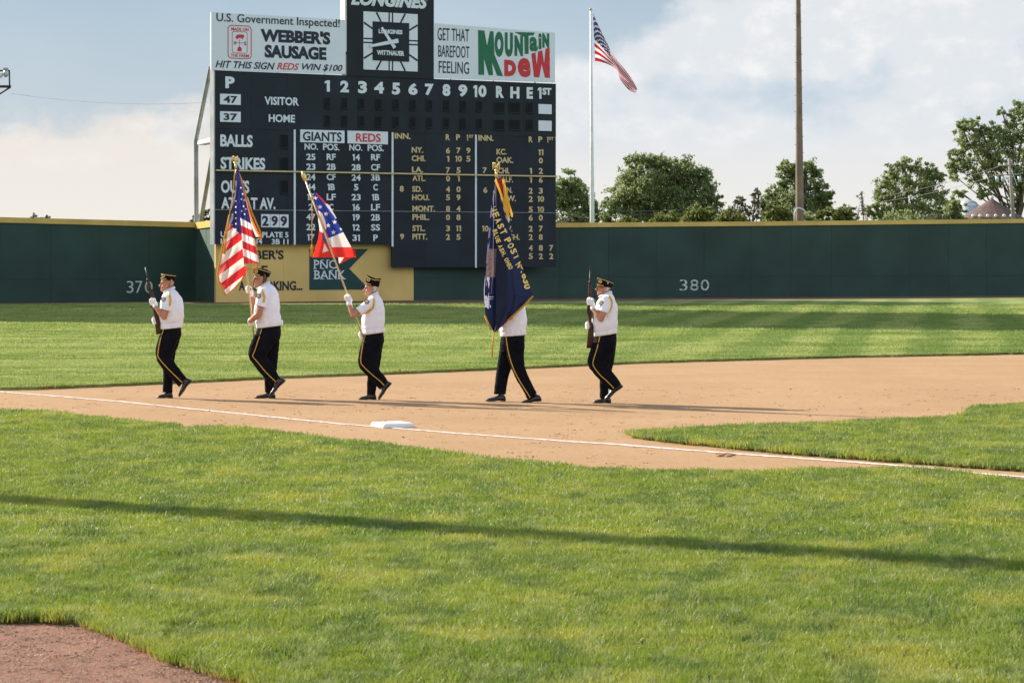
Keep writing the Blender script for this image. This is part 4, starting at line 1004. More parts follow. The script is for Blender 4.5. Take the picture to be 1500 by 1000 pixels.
for i, (x0, x1, yt, lm, lab) in enumerate(bushes):
    w = (x1 - x0) / 2; bl = [(x0 + w * .5, yt + 12, w * .55), (x1 - w * .5, yt + 11, w * .55), (x0 + w, yt + 9, w * .5), (x0 + w, yt + 22, w * .9), (x0 + w * .4, yt + 24, w * .6), (x1 - w * .4, yt + 24, w * .6)]
    tree('bush', lab + ' beyond the wall', 152 + i * .7, x0 + w, bl, lm, leaf=.2, clumps=40, per=22, seed=30 + i, tr_=.07, cat='bush')
tree('bush', 'small olive bush seen between the left wall and the scoreboard supports', 160, 296, [(293, 318, 8), (302, 314, 7), (309, 320, 7), (287, 322, 6)], 'dull', leaf=.2, clumps=40, per=16, seed=50, tr_=.08, cat='bush')
tree('shrub', 'tiny pointed shrub peeking over the far left wall', 160, 50, [(50, 316, 3.2), (47, 320, 3), (55, 321, 3)], 'dull', leaf=.16, clumps=30, per=10, seed=51, tr_=.05, bare=3, cat='bush')
tree('shrub', 'flat low shrub peeking over the left wall right of the pointed one', 160, 70, [(66, 320, 3), (71, 319, 2.8), (61, 321, 2.5)], 'dull', leaf=.16, clumps=30, per=10, seed=52, tr_=.05, cat='bush')
tree('bare_tree', 'thin nearly bare sapling right of the light green bushes', 165, 1263, [(1262, 290, 8), (1266, 302, 9), (1258, 305, 8), (1270, 314, 8), (1262, 283, 4)], 'dull', leaf=.14, clumps=7, per=6, seed=53, bare=12, tr_=.07)
# unseen tall trees added left of the picture to throw the broad outfield shade
def bigtree(label, x, y, h, cr, seed, lift):
    s = FPX / y; px = 750 + x * s; zc = h - cr
    rn = random.Random(seed); bl = []
    for _ in range(24):
        a = rn.uniform(0, 6.28); q = cr * rn.uniform(.1, .8); zz = zc + rn.uniform(-.75, .75) * cr * lift
        bl.append((px + q * math.cos(a) * s, PXH - (zz - HC) * s, cr * rn.uniform(.35, .5) * s * .95))
    return tree('added_shade_tree', label, y, px, bl, 'dark', leaf=.8, clumps=5, per=70, seed=seed, tr_=.7)

# building roof, tank, utility pole
YB = 200.
rf = thing('pavilion', Wd(1451, 330, YB), 'low brown shingled pavilion roof with white lamps at the right edge', 'building')
def wz(px, py): return Wd(px, py, YB)
ap = wz(1453, 291); rr = []; rad = 50 / (FPX / YB)
ctr = Vector((ap.x, YB, 0)); zb_ = wz(1453, 321).z
prof = [(0.02, ap.z), (.28, ap.z - .42), (.62, ap.z - .95), (1.0, zb_)]
mb = MB(); mb.rings([[ctr + Vector((rad * q * math.cos(2 * math.pi * k / 16), rad * q * math.sin(2 * math.pi * k / 16), z)) for k in range(16)] for q, z in prof]); mb.build('roof', MT['roof'], rf)
mb = MB(); mb.tube([Vector((ctr.x, ctr.y, zb_)), Vector((ctr.x, ctr.y, 0))], rad * .93, 16); mb.build('wall', MT['upole'], rf)
mb = MB(); mb.ell(ap + Vector((0, 0, .08)), (.14, .14, .14)); mb.build('roof_finial', MT['tank'], rf)
for x in (1416, 1426, 1437.5, 1450, 1463.5, 1476):
    u_ = (x - 1453) / 50; yy_ = -math.sqrt(max(0, 1 - u_ * u_)) * rad * .90; q = Vector((ctr.x + u_ * rad * .9, ctr.y + yy_, zb_ + .22)); mb = MB(); mb.ell(q + Vector((0, -.1, 0)), (.12, .12, .12)); mb.build('lamp', MT['bwhite'], rf, True)
tk = thing('storage_tank', Wd(1419, 330, 215), 'silver round topped tank behind the brown roof', 'tank')
mb = MB(); c_ = Wd(1419, 301, 215); mb.ell(c_, (.75, .75, .45)); mb.tube([Vector((c_.x, c_.y, 0)), c_], .72, 16); mb.build('shell', MT['tank'], tk, True)
up = thing('utility_pole', Wd(1484, 340, 150), 'grey wooden utility pole with crossarm in front of the tallest tree', 'utility pole')
mb = MB(); mb.tube([Vector(Wd(1486, 340, 150)), Wd(1478, 232, 150)], [.12, .075], 8); mb.build('pole', MT['upole'], up, True)
mb = MB(); mb.tube([Wd(1462, 243, 150), Wd(1497, 240, 150)], .045, 6); ca_ = mb.build('crossarm', MT['upole'], up)
for x in (1464, 1471, 1487, 1494):
    mb = MB(); mb.tube([Wd(x, 242, 149.9), Wd(x, 238.5, 149.9)], .05, 6); mb.build('insulator', MT['bwhite'], up)
for x in (1460, 1469, 1493):
    mb = MB(); mb.tube([Wd(x, 258, 149.9), Wd(x + 1, 267, 149.9)], .09, 8); mb.build('transformer_can', MT['tank'], up, True)
mb = MB(); mb.tube([Wd(1458, 257, 149.95), Wd(1495, 255, 149.95)], .03, 6); mb.build('crossarm', MT['upole'], up)
mb = MB(); mb.tube([Wd(1482, 250, 149.9), Wd(1490, 272, 149.9)], .02, 5); mb.build('guy_wire', MT['flagpole'], up)
for k, (y0, y1) in enumerate(((288, 238), (296, 250))):
    w = thing('wire', Wd(1290, y0, 158), ('upper' if k == 0 else 'lower') + ' power line rising across the right hand trees to the utility pole', 'wire')
    mb = MB(); mb.tube([Wd(1290 + 190 * i / 10, y0 + (y1 - y0) * i / 10 + 5 * math.sin(math.pi * i / 10), 157 - .7 * i) for i in range(11)], .010, 4); mb.build('strand', MT['upole'], w)

# light tower left of the picture whose long shadow crosses the near lawn
S1 = G(0, 740); tX = -17.; dist = (S1.x - tX); tY = S1.y + dist * .66
t2 = thing('light_tower', (tX, tY, 0), 'thick steel light tower left of the picture, its shadow crosses the lawn', 'light tower')
mb = MB(); mb.tube([(tX, tY, 0), (tX, tY, 8), (tX, tY, 22)], [.36, .32, .25], 16); mb.build('pole', MT['steel'], t2, True)
for k in range(2):
    mb = MB(); mb.box((tX, tY, 20 + k * 1.4), (.14, 3.6, .14)); mb.build('crossarm', MT['dark'], t2)
    for j in range(5):
        mb = MB(); q = Vector((tX + .2, tY - 1.5 + j * .75, 19.9 + k * 1.4)); mb.tube([q, q + Vector((.3, 0, -.2))], [.12, .26], 10); mb.build('floodlight', MT['lamp'], t2)

# ------------------------------------------------------------------ third base
bp_ = thing('base', G(572, 622), 'white square base bag on the dirt beside the foul line', 'base')
Nn = G(561.5, 627.3); th = R(26); e1 = Vector((math.cos(th), math.sin(th), 0)) * .43; e2 = Vector((-math.sin(th), math.cos(th), 0)) * .43
cc = Nn + e1 / 2 + e2 / 2; lay = []
for z, s_ in ((.003, 1.0), (.034, 1.0), (.052, .94), (.060, .84)):
    ring = []
    for sx, sy in ((-1, -1), (1, -1), (1, 1), (-1, 1)):
        for k in range(4):
            a = math.atan2(sy, sx) + R(-45 + 30 * k); q = cc + (e1 * sx + e2 * sy) * .43 * s_; ax = e1.normalized() * math.cos(a) + e2.normalized() * math.sin(a)
            ring.append(q + ax * .025 * s_ + Vector((0, 0, z)))
    lay.append(ring)
mb = MB(); mb.rings(lay); mb.build('bag', MT['base'], bp_)
mb = MB(); mb.tube([cc + e1 * .50 - e2 * .2 + Vector((0, 0, .03)), cc + e1 * .50 + e2 * .2 + Vector((0, 0, .03))], .012, 6); mb.build('strap', MT['bwhite'], bp_)
cl = thing('dirt_clod', G(1062, 667), 'small clump of loose dirt and grass on the foul line at the right', 'clod')
mb = MB(); rn = random.Random(3)
for _ in range(10): mb.ell(G(1062 + rn.uniform(-9, 9), 667 + rn.uniform(-2, 2)) + Vector((0, 0, .008)), (rn.uniform(.02, .06), rn.uniform(.02, .05), rn.uniform(.008, .02)), 7, 4)
mb.build('clump', dirt_m, cl)

# ------------------------------------------------------------------ people
def ring(Pf, F, B, hwid, dy, n=22, e=.85):
    """elliptical ring whose long axis runs from F to B (photo pixels), half width in depth = hwid"""
    f_ = Pf(F[0], F[1], dy); b_ = Pf(B[0], B[1], dy); c_ = (f_ + b_) / 2; a_ = (b_ - f_) / 2; out = []
    for k in range(n):
        an = 2 * math.pi * k / n; ca, sa = math.cos(an), math.sin(an)
        out.append(c_ + a_ * math.copysign(abs(ca) ** e, ca) + Vector((0, hwid * math.copysign(abs(sa) ** e, sa), 0)))
    return out
def loft(mb, Pf, rings_, dy=0., e=.85, shr=0.):
    out = []
    for (F, B, w) in rings_:
        if shr:
            c_ = ((F[0] + B[0]) / 2, (F[1] + B[1]) / 2); F = (c_[0] + (F[0] - c_[0]) * shr, c_[1] + (F[1] - c_[1]) * shr); B = (c_[0] + (B[0] - c_[0]) * shr, c_[1] + (B[1] - c_[1]) * shr); w *= shr
        out.append(ring(Pf, F, B, w, dy, e=e))
    # rounded ends
    mb.rings(out)
def remesh(mb, vox, smooth=3, fold=None):
    me = mb.mesh(); ob_ = bpy.data.objects.new('r', me)
    m_ = ob_.modifiers.new('r', 'REMESH'); m_.mode = 'VOXEL'; m_.voxel_size = vox
    s_ = ob_.modifiers.new('s', 'SMOOTH'); s_.iterations = smooth; s_.factor = .5
    out = baked(ob_)
    if fold:
        nv = len(out.vertices); co = np.empty(nv * 3, np.float32); no = np.empty(nv * 3, np.float32)
        out.vertices.foreach_get('co', co); out.vertices.foreach_get('normal', no); co = co.reshape(-1, 3); no = no.reshape(-1, 3)
        a_ = np.array([fold(Vector(c_)) for c_ in co.tolist()], np.float32)[:, None]; out.vertices.foreach_set('co', (co + no * a_).ravel()); out.update()
    return out
def hand(mb, c_, ax, r=1.0, cl=Vector((-1, 0, 0)), side=1):
    """closed hand round a rod: c_ rod point, ax rod axis, cl the way the knuckles face; palm behind, fingers curl round"""
    ax = ax.normalized(); cl = (cl - ax * cl.dot(ax)).normalized(); lat = ax.cross(cl).normalized() * side
    back = c_ - cl * .018 * r
    mb.capsule(back + ax * .028 * r - lat * .028 * r, back - ax * .030 * r - lat * .028 * r, .026 * r, .024 * r)
    mb.capsule(back + ax * .024 * r - lat * .050 * r, back - ax * .026 * r - lat * .046 * r, .021 * r, .020 * r)
    for k, (o_, rr_, ln_) in enumerate(((.036, .0105, 1.), (.013, .011, 1.08), (-.011, .0108, 1.0), (-.033, .0095, .85))):
        b0 = c_ + ax * o_ * r; k0 = b0 - lat * .030 * r + cl * .012 * r; k1 = b0 - lat * .004 * r + cl * .034 * r * ln_; k2 = b0 + lat * .026 * r + cl * .020 * r * ln_; k3 = b0 + lat * .026 * r - cl * .004 * r
        for a, b in ((k0, k1), (k1, k2), (k2, k3)): mb.capsule(a, b, rr_ * r, rr_ * .92 * r, 8)
    t0 = back + ax * .034 * r - lat * .02 * r; t1 = t0 + ax * .020 * r + cl * .022 * r + lat * .014 * r; t2_ = t1 + cl * .016 * r + lat * .022 * r - ax * .01 * r
    mb.capsule(t0, t1, .014 * r, .012 * r, 8); mb.capsule(t1, t2_, .012 * r, .010 * r, 8)
def bvh_of(o_):
    me = o_.data; off = OFF[o_.as_pointer()]
    return BVHTree.FromPolygons([v_.co + off for v_ in me.vertices], [tuple(p.vertices) for p in me.polygons])
def proj(bv, P, lift=.004):
    hit, nrm, _, _ = bv.ray_cast(Vector((P.x, P.y - 1.2, P.z)), Vector((0, 1, 0)))
    if hit is None:
        hit, nrm, _, _ = bv.find_nearest(P)
    return hit + (nrm if nrm.y < .2 else Vector((0, -1, 0))) * lift, nrm
def smoothpts(pts, n=6):
    out = []
    g = lambda k: Vector(pts[min(max(k, 0), len(pts) - 1)])
    for i in range(len(pts) - 1):
        for k in range(n):
            t_ = k / n; p0, p1, p2, p3 = g(i - 1), g(i), g(i + 1), g(i + 2)
            out.append(.5 * (2 * p1 + (p2 - p0) * t_ + (2 * p0 - 5 * p1 + 4 * p2 - p3) * t_ ** 2 + (3 * p1 - p0 - 3 * p2 + p3) * t_ ** 3))
    out.append(Vector(pts[-1])); return out
def band(bv, Pf, pts, w, mat, name, parent, th=.004, n=6):
    ps = [proj(bv, Pf(q.x, q.y, 0))[0] for q in smoothpts([Vector((a, b)) for a, b in pts], n)]
    # smooth depth
    for _ in range(2):
        for i in range(1, len(ps) - 1): ps[i].y = (ps[i - 1].y + ps[i].y * 2 + ps[i + 1].y) / 4 if abs(ps[i - 1].y - ps[i + 1].y) < .1 else ps[i].y
    vs = []; fs = []
    for i, p in enumerate(ps):
        t_ = (ps[min(i + 1, len(ps) - 1)] - ps[max(i - 1, 0)]).normalized(); s_ = t_.cross(Vector((0, 1, 0))).normalized()
        vs += [p + s_ * w, p - s_ * w, p - s_ * w * .8 + Vector((0, -th, 0)), p + s_ * w * .8 + Vector((0, -th, 0))]
    for i in range(len(ps) - 1):
        a = 4 * i; b = a + 4; fs += [(a + 3, a + 2, b + 2, b + 3), (a, a + 3, b + 3, b), (a + 2, a + 1, b + 1, b + 2)]
    o_ = link(name, mesh(vs, fs), mat, parent, True); return o_
def disc(bv, Pf, c_, r, mat, name, parent, lift=.004, ell_=1.):
    q = Pf(c_[0], c_[1], 0); h, nrm = proj(bv, q, lift)
    nrm = (nrm * .5 + Vector((0, -1, 0)) * .9).normalized(); h = h + Vector((0, -.008, 0))
    mb = MB(); a = nrm.cross(Vector((0, 0, 1))).normalized(); b = nrm.cross(a).normalized(); n_ = 16
    rg = lambda rr_, l: [h + (a * math.cos(2 * math.pi * k / n_) * ell_ + b * math.sin(2 * math.pi * k / n_)) * rr_ + nrm * l for k in range(n_)]
    mb.rings([rg(r, -.02), rg(r, .003), rg(r * .8, .005)]); return mb.build(name, mat, parent)

HEADP = [(0.0, -.066, -.02, .030), (.012, -.083, .0, .042), (.03, -.086, .025, .052), (.05, -.083, .05, .060), (.075, -.080, .082, .067), (.10, -.075, .096, .073), (.118, -.076, .101, .075), (.14, -.085, .103, .077), (.17, -.082, .101, .076), (.20, -.066, .086, .067), (.222, -.038, .058, .048), (.235, -.005, .022, .02)]
def person(nm_label, Z0, P):
    root_px = P['root']; rt = Vector(((root_px - 750) / FPX * Z0, Z0, 0))
    root = thing('person', rt, nm_label, 'person', 'veterans marching in the colour guard')
    k = Z0 / FPX
    def Pf(px, py, dy=0.): return Vector(((px - 750) * k, Z0 + dy, HC - (py - PXH) * k))
    sgnv = P.get('seed', 1) * 13.7
    # --- head frame: chin point & tilt
    cx_, cy_ = P['head']          # px of head centre bottom (chin level), below the ear line
    tilt = P.get('tilt', 0.); hs = P.get('hs', 1.0)
    def H(x, z, y=0.):
        x *= hs; z *= hs; c_ = math.cos(tilt); s_ = math.sin(tilt); q = Pf(cx_, cy_); return q + Vector((x * c_ + z * s_, y * hs, z * c_ - x * s_))
    body = MB(); rg = []
    for z, a, b, w in HEADP:
        n = 24; rr_ = []
        for i in range(n):
            an = 2 * math.pi * i / n; ca, sa = math.cos(an), math.sin(an); mid = (a + b) / 2 + .01; hl = (b - a) / 2
            ww = w * (1 - .16 * max(0, -ca) ** 2)
            rr_.append(H((a + b) / 2 + hl * math.copysign(abs(ca) ** .9, ca), z, ww * math.copysign(abs(sa) ** .85, sa)))
        rg.append(rr_)
    body.rings(rg)
    body.capsule(H(-.080, .122), H(-.106, .088), .009, .0145, 10); body.capsule(H(-.092, .085, -.012), H(-.092, .085, .012), .011, .011, 8)
    body.capsule(H(-.084, .058, -.016), H(-.084, .058, .016), .008, .008, 8); body.capsule(H(-.082, .046, -.014), H(-.082, .046, .014), .008, .008, 8)
    body.ell(H(-.074, .018), (.018, .022, .016)); body.capsule(H(-.080, .137, -.035), H(-.080, .137, .035), .010, .010, 8)
    body.ell(H(-.045, .07, -.045), (.03, .02, .03)); body.ell(H(-.045, .07, .045), (.03, .02, .03))
    for s_ in (-1, 1):
        body.ell(H(.018, .098, s_ * .080), (.020, .009, .033)); body.ell(H(.012, .078, s_ * .077), (.010, .008, .012))
    sh = P['shirt']
    body.capsule(H(.035, .04), Pf((sh[0][0][0] + sh[0][1][0]) / 2, (sh[0][0][1] + sh[0][1][1]) / 2 + 4), .060, .068)
    loft(body, Pf, sh[1:], 0, shr=.86); loft(body, Pf, P['pelvis'], 0, shr=.86)
    for dy, key in ((-P['ld'], 'near'), (P['ld'], 'far')): loft(body, Pf, P[key], dy, shr=.72)
    arms = []
    for key in ('narm', 'farm'):
        s0, d0, s1, d1, s2, d2 = P[key]; a, b, c_ = Pf(*s0, d0), Pf(*s1, d1), Pf(*s2, d2); ar = P.get('ar', 1.)
        body.capsule(a, b, .056 * ar, .046 * ar); body.capsule(b, b.lerp(c_, .35), .046 * ar, .048 * ar); body.capsule(b.lerp(c_, .35), c_, .048 * ar, .031 * ar); arms.append((a, b, c_))
    gl = []
    for key, (a, b, c_) in zip(('nhand', 'fhand'), arms):
        hp, hd, ax, cl_ = P[key]; hc = Pf(*hp, hd); axv = Pf(ax[0], ax[1]) - Pf(0, 0)
        g_ = MB(); hand(g_, hc, axv, 1.12, Vector(cl_), -1 if key == 'nhand' else 1)
        body.capsule(c_, hc - Vector(cl_).normalized() * .02, .030, .028); hand(body, hc, axv, .95, Vector(cl_), -1 if key == 'nhand' else 1)
        g_.capsule(hc - Vector(cl_).normalized() * .03 + (c_ - hc) * .15, hc + (c_ - hc) * .85, .034, .038); gl.append(g_)
    for key, dy in (('nshoe', -P['ld']), ('fshoe', P['ld'])):
        h_, t_ = P[key]; a, b = Pf(*h_, dy), Pf(*t_, dy); d_ = (b - a).normalized(); upv = Vector((d_.z, 0, -d_.x)); upv = upv if upv.z > 0 else -upv
        body.capsule(a.lerp(b, .18) + upv * .07, a.lerp(b, .75) + upv * .03, .030, .022)
    link('body', remesh(body, .0075, 2), MT['skin'], root, True)
    # --- shirt
    S = MB(); loft(S, Pf, sh, 0, e=.9)
    for idx, key in enumerate(('narm', 'farm')):
        a, b, c_ = arms[idx]; e_ = P.get('slv', .66); rr_ = .078 * P.get('ar', 1.); sgn = -1 if idx == 0 else 1
        S.capsule(a + Vector((0, -sgn * .03, -.005)), a.lerp(b, .3), rr_ * 1.02, rr_); S.tube([a, a.lerp(b, e_)], [rr_ * .95, rr_ * 1.03], 18)
        S.capsule(Pf((sh[0][0][0] + sh[0][1][0]) / 2, (sh[0][0][1] + sh[0][1][1]) / 2 + 7), a, .075, rr_ * .9)
    def sfold(co):
        q = Vector((co.x * 5 + sgnv, co.y * 4, co.z * 9)); r1 = noise.noise(q); q2 = Vector((co.x * 16, co.y * 9 + sgnv, co.z * 13)); return r1 * .013 + noise.noise(q2) * .009 - .002
    shirt = link('shirt', remesh(S, .0085, 3, sfold), MT['shirt'], root, True)
    # collar
    (F, B, w0) = sh[0]; C_ = MB(); r0 = ring(Pf, (F[0] - .5, F[1] + 1.5), (B[0] + .8, B[1] + 1.2), w0 * 1.02, 0); r1 = ring(Pf, (F[0] + .5, F[1] - 2.0), (B[0], B[1] - 3.0), w0 * .90, 0); r2 = ring(Pf, (F[0] - 2.5, F[1] + 2), (B[0] + 2.2, B[1] + .6), w0 * 1.25, 0)
    C_.rings([r0, r1, r2], cap=False); link('collar', C_.mesh(), MT['shirt'], root, True)
    # waistband
    (F, B, w0) = sh[-1]; Wb = MB(); wb = []
    for j, (dy_, g_) in enumerate(((-6.5, 1.05), (-5.2, 1.075), (-1, 1.07), (1.2, 1.04), (1.4, .98))):
        c_ = ((F[0] + B[0]) / 2, (F[1] + B[1]) / 2); fr = ring(Pf, (c_[0] + (F[0] - c_[0]) * g_, F[1] + dy_), (c_[0] + (B[0] - c_[0]) * g_, B[1] + dy_), w0 * g_, 0, n=60)
        cc_ = sum(fr, Vector()) / len(fr)
        wb.append([cc_ + (q - cc_) * (1 + .05 * math.sin(i * 2.1 + (i * i) % 7)) for i, q in enumerate(fr)])
    Wb.rings(wb, cap=False); link('waistband', Wb.mesh(), MT['shirt'], root, True)
    # --- trousers
    Tm = MB(); loft(Tm, Pf, P['pelvis'], 0, e=.95)
    for dy, key in ((-P['ld'], 'near'), (P['ld'], 'far')):
        loft(Tm, Pf, P[key], dy, e=.9)
        for (F, B, w_), (F2, B2, w2_) in zip(P[key][1:-2], P[key][2:-1]): pass
    def tfold(co):
        q = Vector((co.x * 7 + sgnv, co.y * 6, co.z * 4)); return noise.noise(q) * .010 + noise.noise(Vector((co.x * 14, co.y * 14, co.z * 22 + sgnv))) * .004
    tr_o = link('trousers', remesh(Tm, .0085, 3, tfold), MT['trous'], root, True)
    bvt = bvh_of(tr_o); bvs = bvh_of(shirt)
    band(bvt, Pf, P['stripe'], .0062, MT['yel'], 'stripe', tr_o)
    if P.get('fstripe'): band(bvt, Pf, P['fstripe'], .006, MT['yel'], 'stripe', tr_o)
    # --- shoes
    for key, dy in (('nshoe', -P['ld']), ('fshoe', P['ld'])):
        h_, t_ = P[key]; a, b = Pf(*h_, dy), Pf(*t_, dy); d_ = (b - a); ln_ = d_.length; d_.normalize(); upv = Vector((d_.z, 0, -d_.x)); upv = upv if upv.z > 0 else -upv
        m_ = MB(); so = MB(); rgs = []; sr = []
        for t1, hh_, ww in ((0., .045, .022), (.05, .085, .034), (.18, .108, .039), (.32, .100, .040), (.45, .078, .041), (.6, .062, .045), (.75, .054, .048), (.9, .042, .040), (1.0, .022, .018)):
            c_ = a + d_ * ln_ * t1; rr_ = []; s2 = []
            for i in range(16):
                an = 2 * math.pi * i / 16; zz = math.sin(an); zz = zz if zz > 0 else zz * .35
                rr_.append(c_ + Vector((0, math.cos(an) * ww, 0)) + upv * (.018 + (hh_ - .018) * (.26 + .74 * zz if zz > 0 else .26 + .74 * zz)))
            rgs.append(rr_); e_ = .004
            sr.append([c_ + Vector((0, y_ * (ww + e_), 0)) + upv * z_ for y_, z_ in ((-1, .0 if not .3 < t1 < .5 else .008), (1, .0 if not .3 < t1 < .5 else .008), (1, .022), (-1, .022))])
        m_.rings(rgs); so.rings(sr); s_o = m_.build('shoe', MT['shoe'], root, True); so.build('sole', MT['sole'], s_o)
    for g_ in gl: link('glove', remesh(g_, .006, 1), MT['glove'], root, True)
    # --- hair under the cap
    hm = MB(); rg = []
    for z, a, b, w in HEADP[2:10]:
        a2 = max(a, P.get('hairf', .0)); b2 = b + .006
        if z < .045: b2 = b + .002
        rg.append([H((a2 + b2) / 2 + (b2 - a2) / 2 * math.cos(2 * math.pi * i / 20), z + .012, (w + .006) * math.sin(2 * math.pi * i / 20)) for i in range(20)])
    hm.rings(rg[1:]) ; link('hair', remesh(hm, .007, 1, lambda co: noise.noise(co * 60) * .004), P.get('hair', MT['hairw']), root, True)
    # ears again above the hair
    em_ = MB()
    for s_ in (-1,): em_.ell(H(.016, .098, s_ * .088), (.019, .008, .032)); em_.ell(H(.016, .096, s_ * .093), (.009, .004, .016))
    em_.build('ear', MT['skin'], root, True)
    # eye, brow
    e_ = MB(); e_.ell(H(-.074, .120, -.034), (.009, .008, .006)); e_.build('eye', MT['dark'], root, True)
    e_ = MB(); e_.capsule(H(-.084, .142, -.020), H(-.070, .142, -.052), .0045, .004, 6); e_.build('eyebrow', P.get('hair', MT['hairw']), root, True)
    if P.get('glasses'):
        g_ = MB(); g_.tube([H(-.098, .120, -.058), H(-.060, .122, -.078), H(.01, .112, -.086)], .0035, 6); g_.tube([H(-.098, .120, -.058), H(-.104, .120, 0), H(-.098, .120, .058)], .003, 6)
        go_ = g_.build('glasses', MT['dark'], root)
        for s_ in (-1, 1):
            l_ = MB(); l_.ell(H(-.100, .113, s_ * .034), (.004, .025, .017)); l_.build('lens', MT['dark'] if P['glasses'] == 2 else MT['tank'], go_, True)
    # --- garrison cap: low rings following the head, then folding to a ridge
    (Fb, Bb), (Ft, Bt), dip = P['cap']; wF = .088; cm_ = MB(); n = 28
    rb = ring(Pf, Fb, Bb, wF, 0, n, .95); lo = lambda a, b, t_: (a[0] + (b[0] - a[0]) * t_, a[1] + (b[1] - a[1]) * t_)
    r1 = ring(Pf, lo(Fb, Ft, .5), lo(Bb, Bt, .5), wF * .96, 0, n, .95); r2 = ring(Pf, lo(Fb, Ft, .93), lo(Bb, Bt, .93), wF * .74, 0, n, .95); r3 = ring(Pf, Ft, Bt, .012, 0, n, 1.)
    for rr_, amt in ((r2, .8), (r3, 1.)):
        for i, q in enumerate(rr_): q.z -= dip * amt * (1 - abs(math.cos(2 * math.pi * i / n)) ** 1.5)
    cm_.rings([rb, r1, r2, r3]); cap_o = cm_.build('cap', MT['capblk'], root, True)
    bvc = bvh_of(cap_o)
    # curtain edge trims
    tt = [(lo(Fb, Ft, .86)[0] + (lo(Bb, Bt, .78)[0] - lo(Fb, Ft, .86)[0]) * u_, lo(Fb, Ft, .86)[1] + (lo(Bb, Bt, .78)[1] - lo(Fb, Ft, .86)[1]) * u_ + dip / k * .7 * math.sin(math.pi * u_)) for u_ in (.03, .2, .4, .6, .8, .97)]
    band(bvc, Pf, tt, .0045, MT['trim'], 'piping', cap_o)
    band(bvc, Pf, [lo(lo(Fb, Ft, .12), lo(Bb, Bt, .12), u_) for u_ in (.04, .2, .45)], .005, MT['trim'], 'lettering_band', cap_o)
    q = lo(lo(Fb, Ft, .55), lo(Bb, Bt, .55), .2); disc(bvc, Pf, q, .026, MT['trim'], 'cap_badge', cap_o)
    q = lo(lo(Fb, Ft, .55), lo(Bb, Bt, .55), .2); disc(bvc, Pf, q, .011, MT['patch'], 'cap_badge', cap_o, .010)
    # --- shoulder cord and sleeve patch
    if P.get('braid'): band(bvs, Pf, P['braid'], .017, MT['yel'], 'shoulder_cord', shirt, .012)
    if P.get('patch'):
        pp = disc(bvs, Pf, P['patch'], .037, MT['patch'], 'sleeve_patch', shirt, .006); disc(bvs, Pf, P['patch'], .026, MT['trim'], 'patch_ring', shirt, .009); disc(bvs, Pf, P['patch'], .017, MT['hairw'], 'patch_centre', shirt, .012)
    return root, Pf

P1 = dict(root=251, seed=1, head=(244.0, 427.2), tilt=0.0, hs=.98, ld=.09, ar=1.0,
    shirt=[((241, 426), (255, 421.5), .07), ((238, 432), (261, 429), .15), ((235.5, 441), (267, 439), .20), ((233.5, 452), (269.5, 452), .215), ((233, 464), (270, 465), .215), ((234, 474), (267.5, 473), .20), ((236, 481), (265.5, 478), .185)],
    pelvis=[((236.5, 479), (265, 477), .175), ((234.5, 492), (266, 490), .18), ((232, 504), (261, 503), .15)],
    near=[((234, 490), (263, 488), .09), ((228.5, 508), (258, 507), .095), ((228.5, 518), (256, 516), .088), ((231, 528), (253, 524), .078), ((238, 539), (257, 531), .068), ((251, 553), (266, 542), .062), ((263, 566.5), (274.5, 553), .062)],
    far=[((240, 500), (262, 500), .085), ((237.5, 515), (256, 515), .08), ((237, 532), (254, 532), .07), ((238, 550), (252.5, 550), .063), ((237.5, 574), (251.5, 576), .064)],
    narm=((250, 435), -.205, (243.5, 463.5), -.25, (230.5, 449), -.19), farm=((247, 435), .19, (236, 462), .22, (229.5, 473), .0),
    nhand=((225.2, 442.2), -.13, (-8.5, -40), (-1, -.35, .1)), fhand=((228.6, 470), -.10, (-8.5, -40), (-1, 0, 0)),
    nshoe=((282.5, 557), (264, 580.8)), fshoe=((252, 583.3), (229, 583.3)),
    stripe=[(241.5, 482), (237, 498), (233.5, 518), (236, 525), (247, 538), (258, 549), (268.5, 559)],
    cap=(((235.2, 408.3), (256.5, 411.8)), ((236.3, 400.2), (258.8, 402.3)), .006), hairf=.055, hair=matx('hair_sandy', (.50, .28, .19), .8, .1, 60),
    braid=[(246, 426.5), (250.5, 430.5), (252.8, 438), (251.7, 447.5)], patch=(243.2, 438))
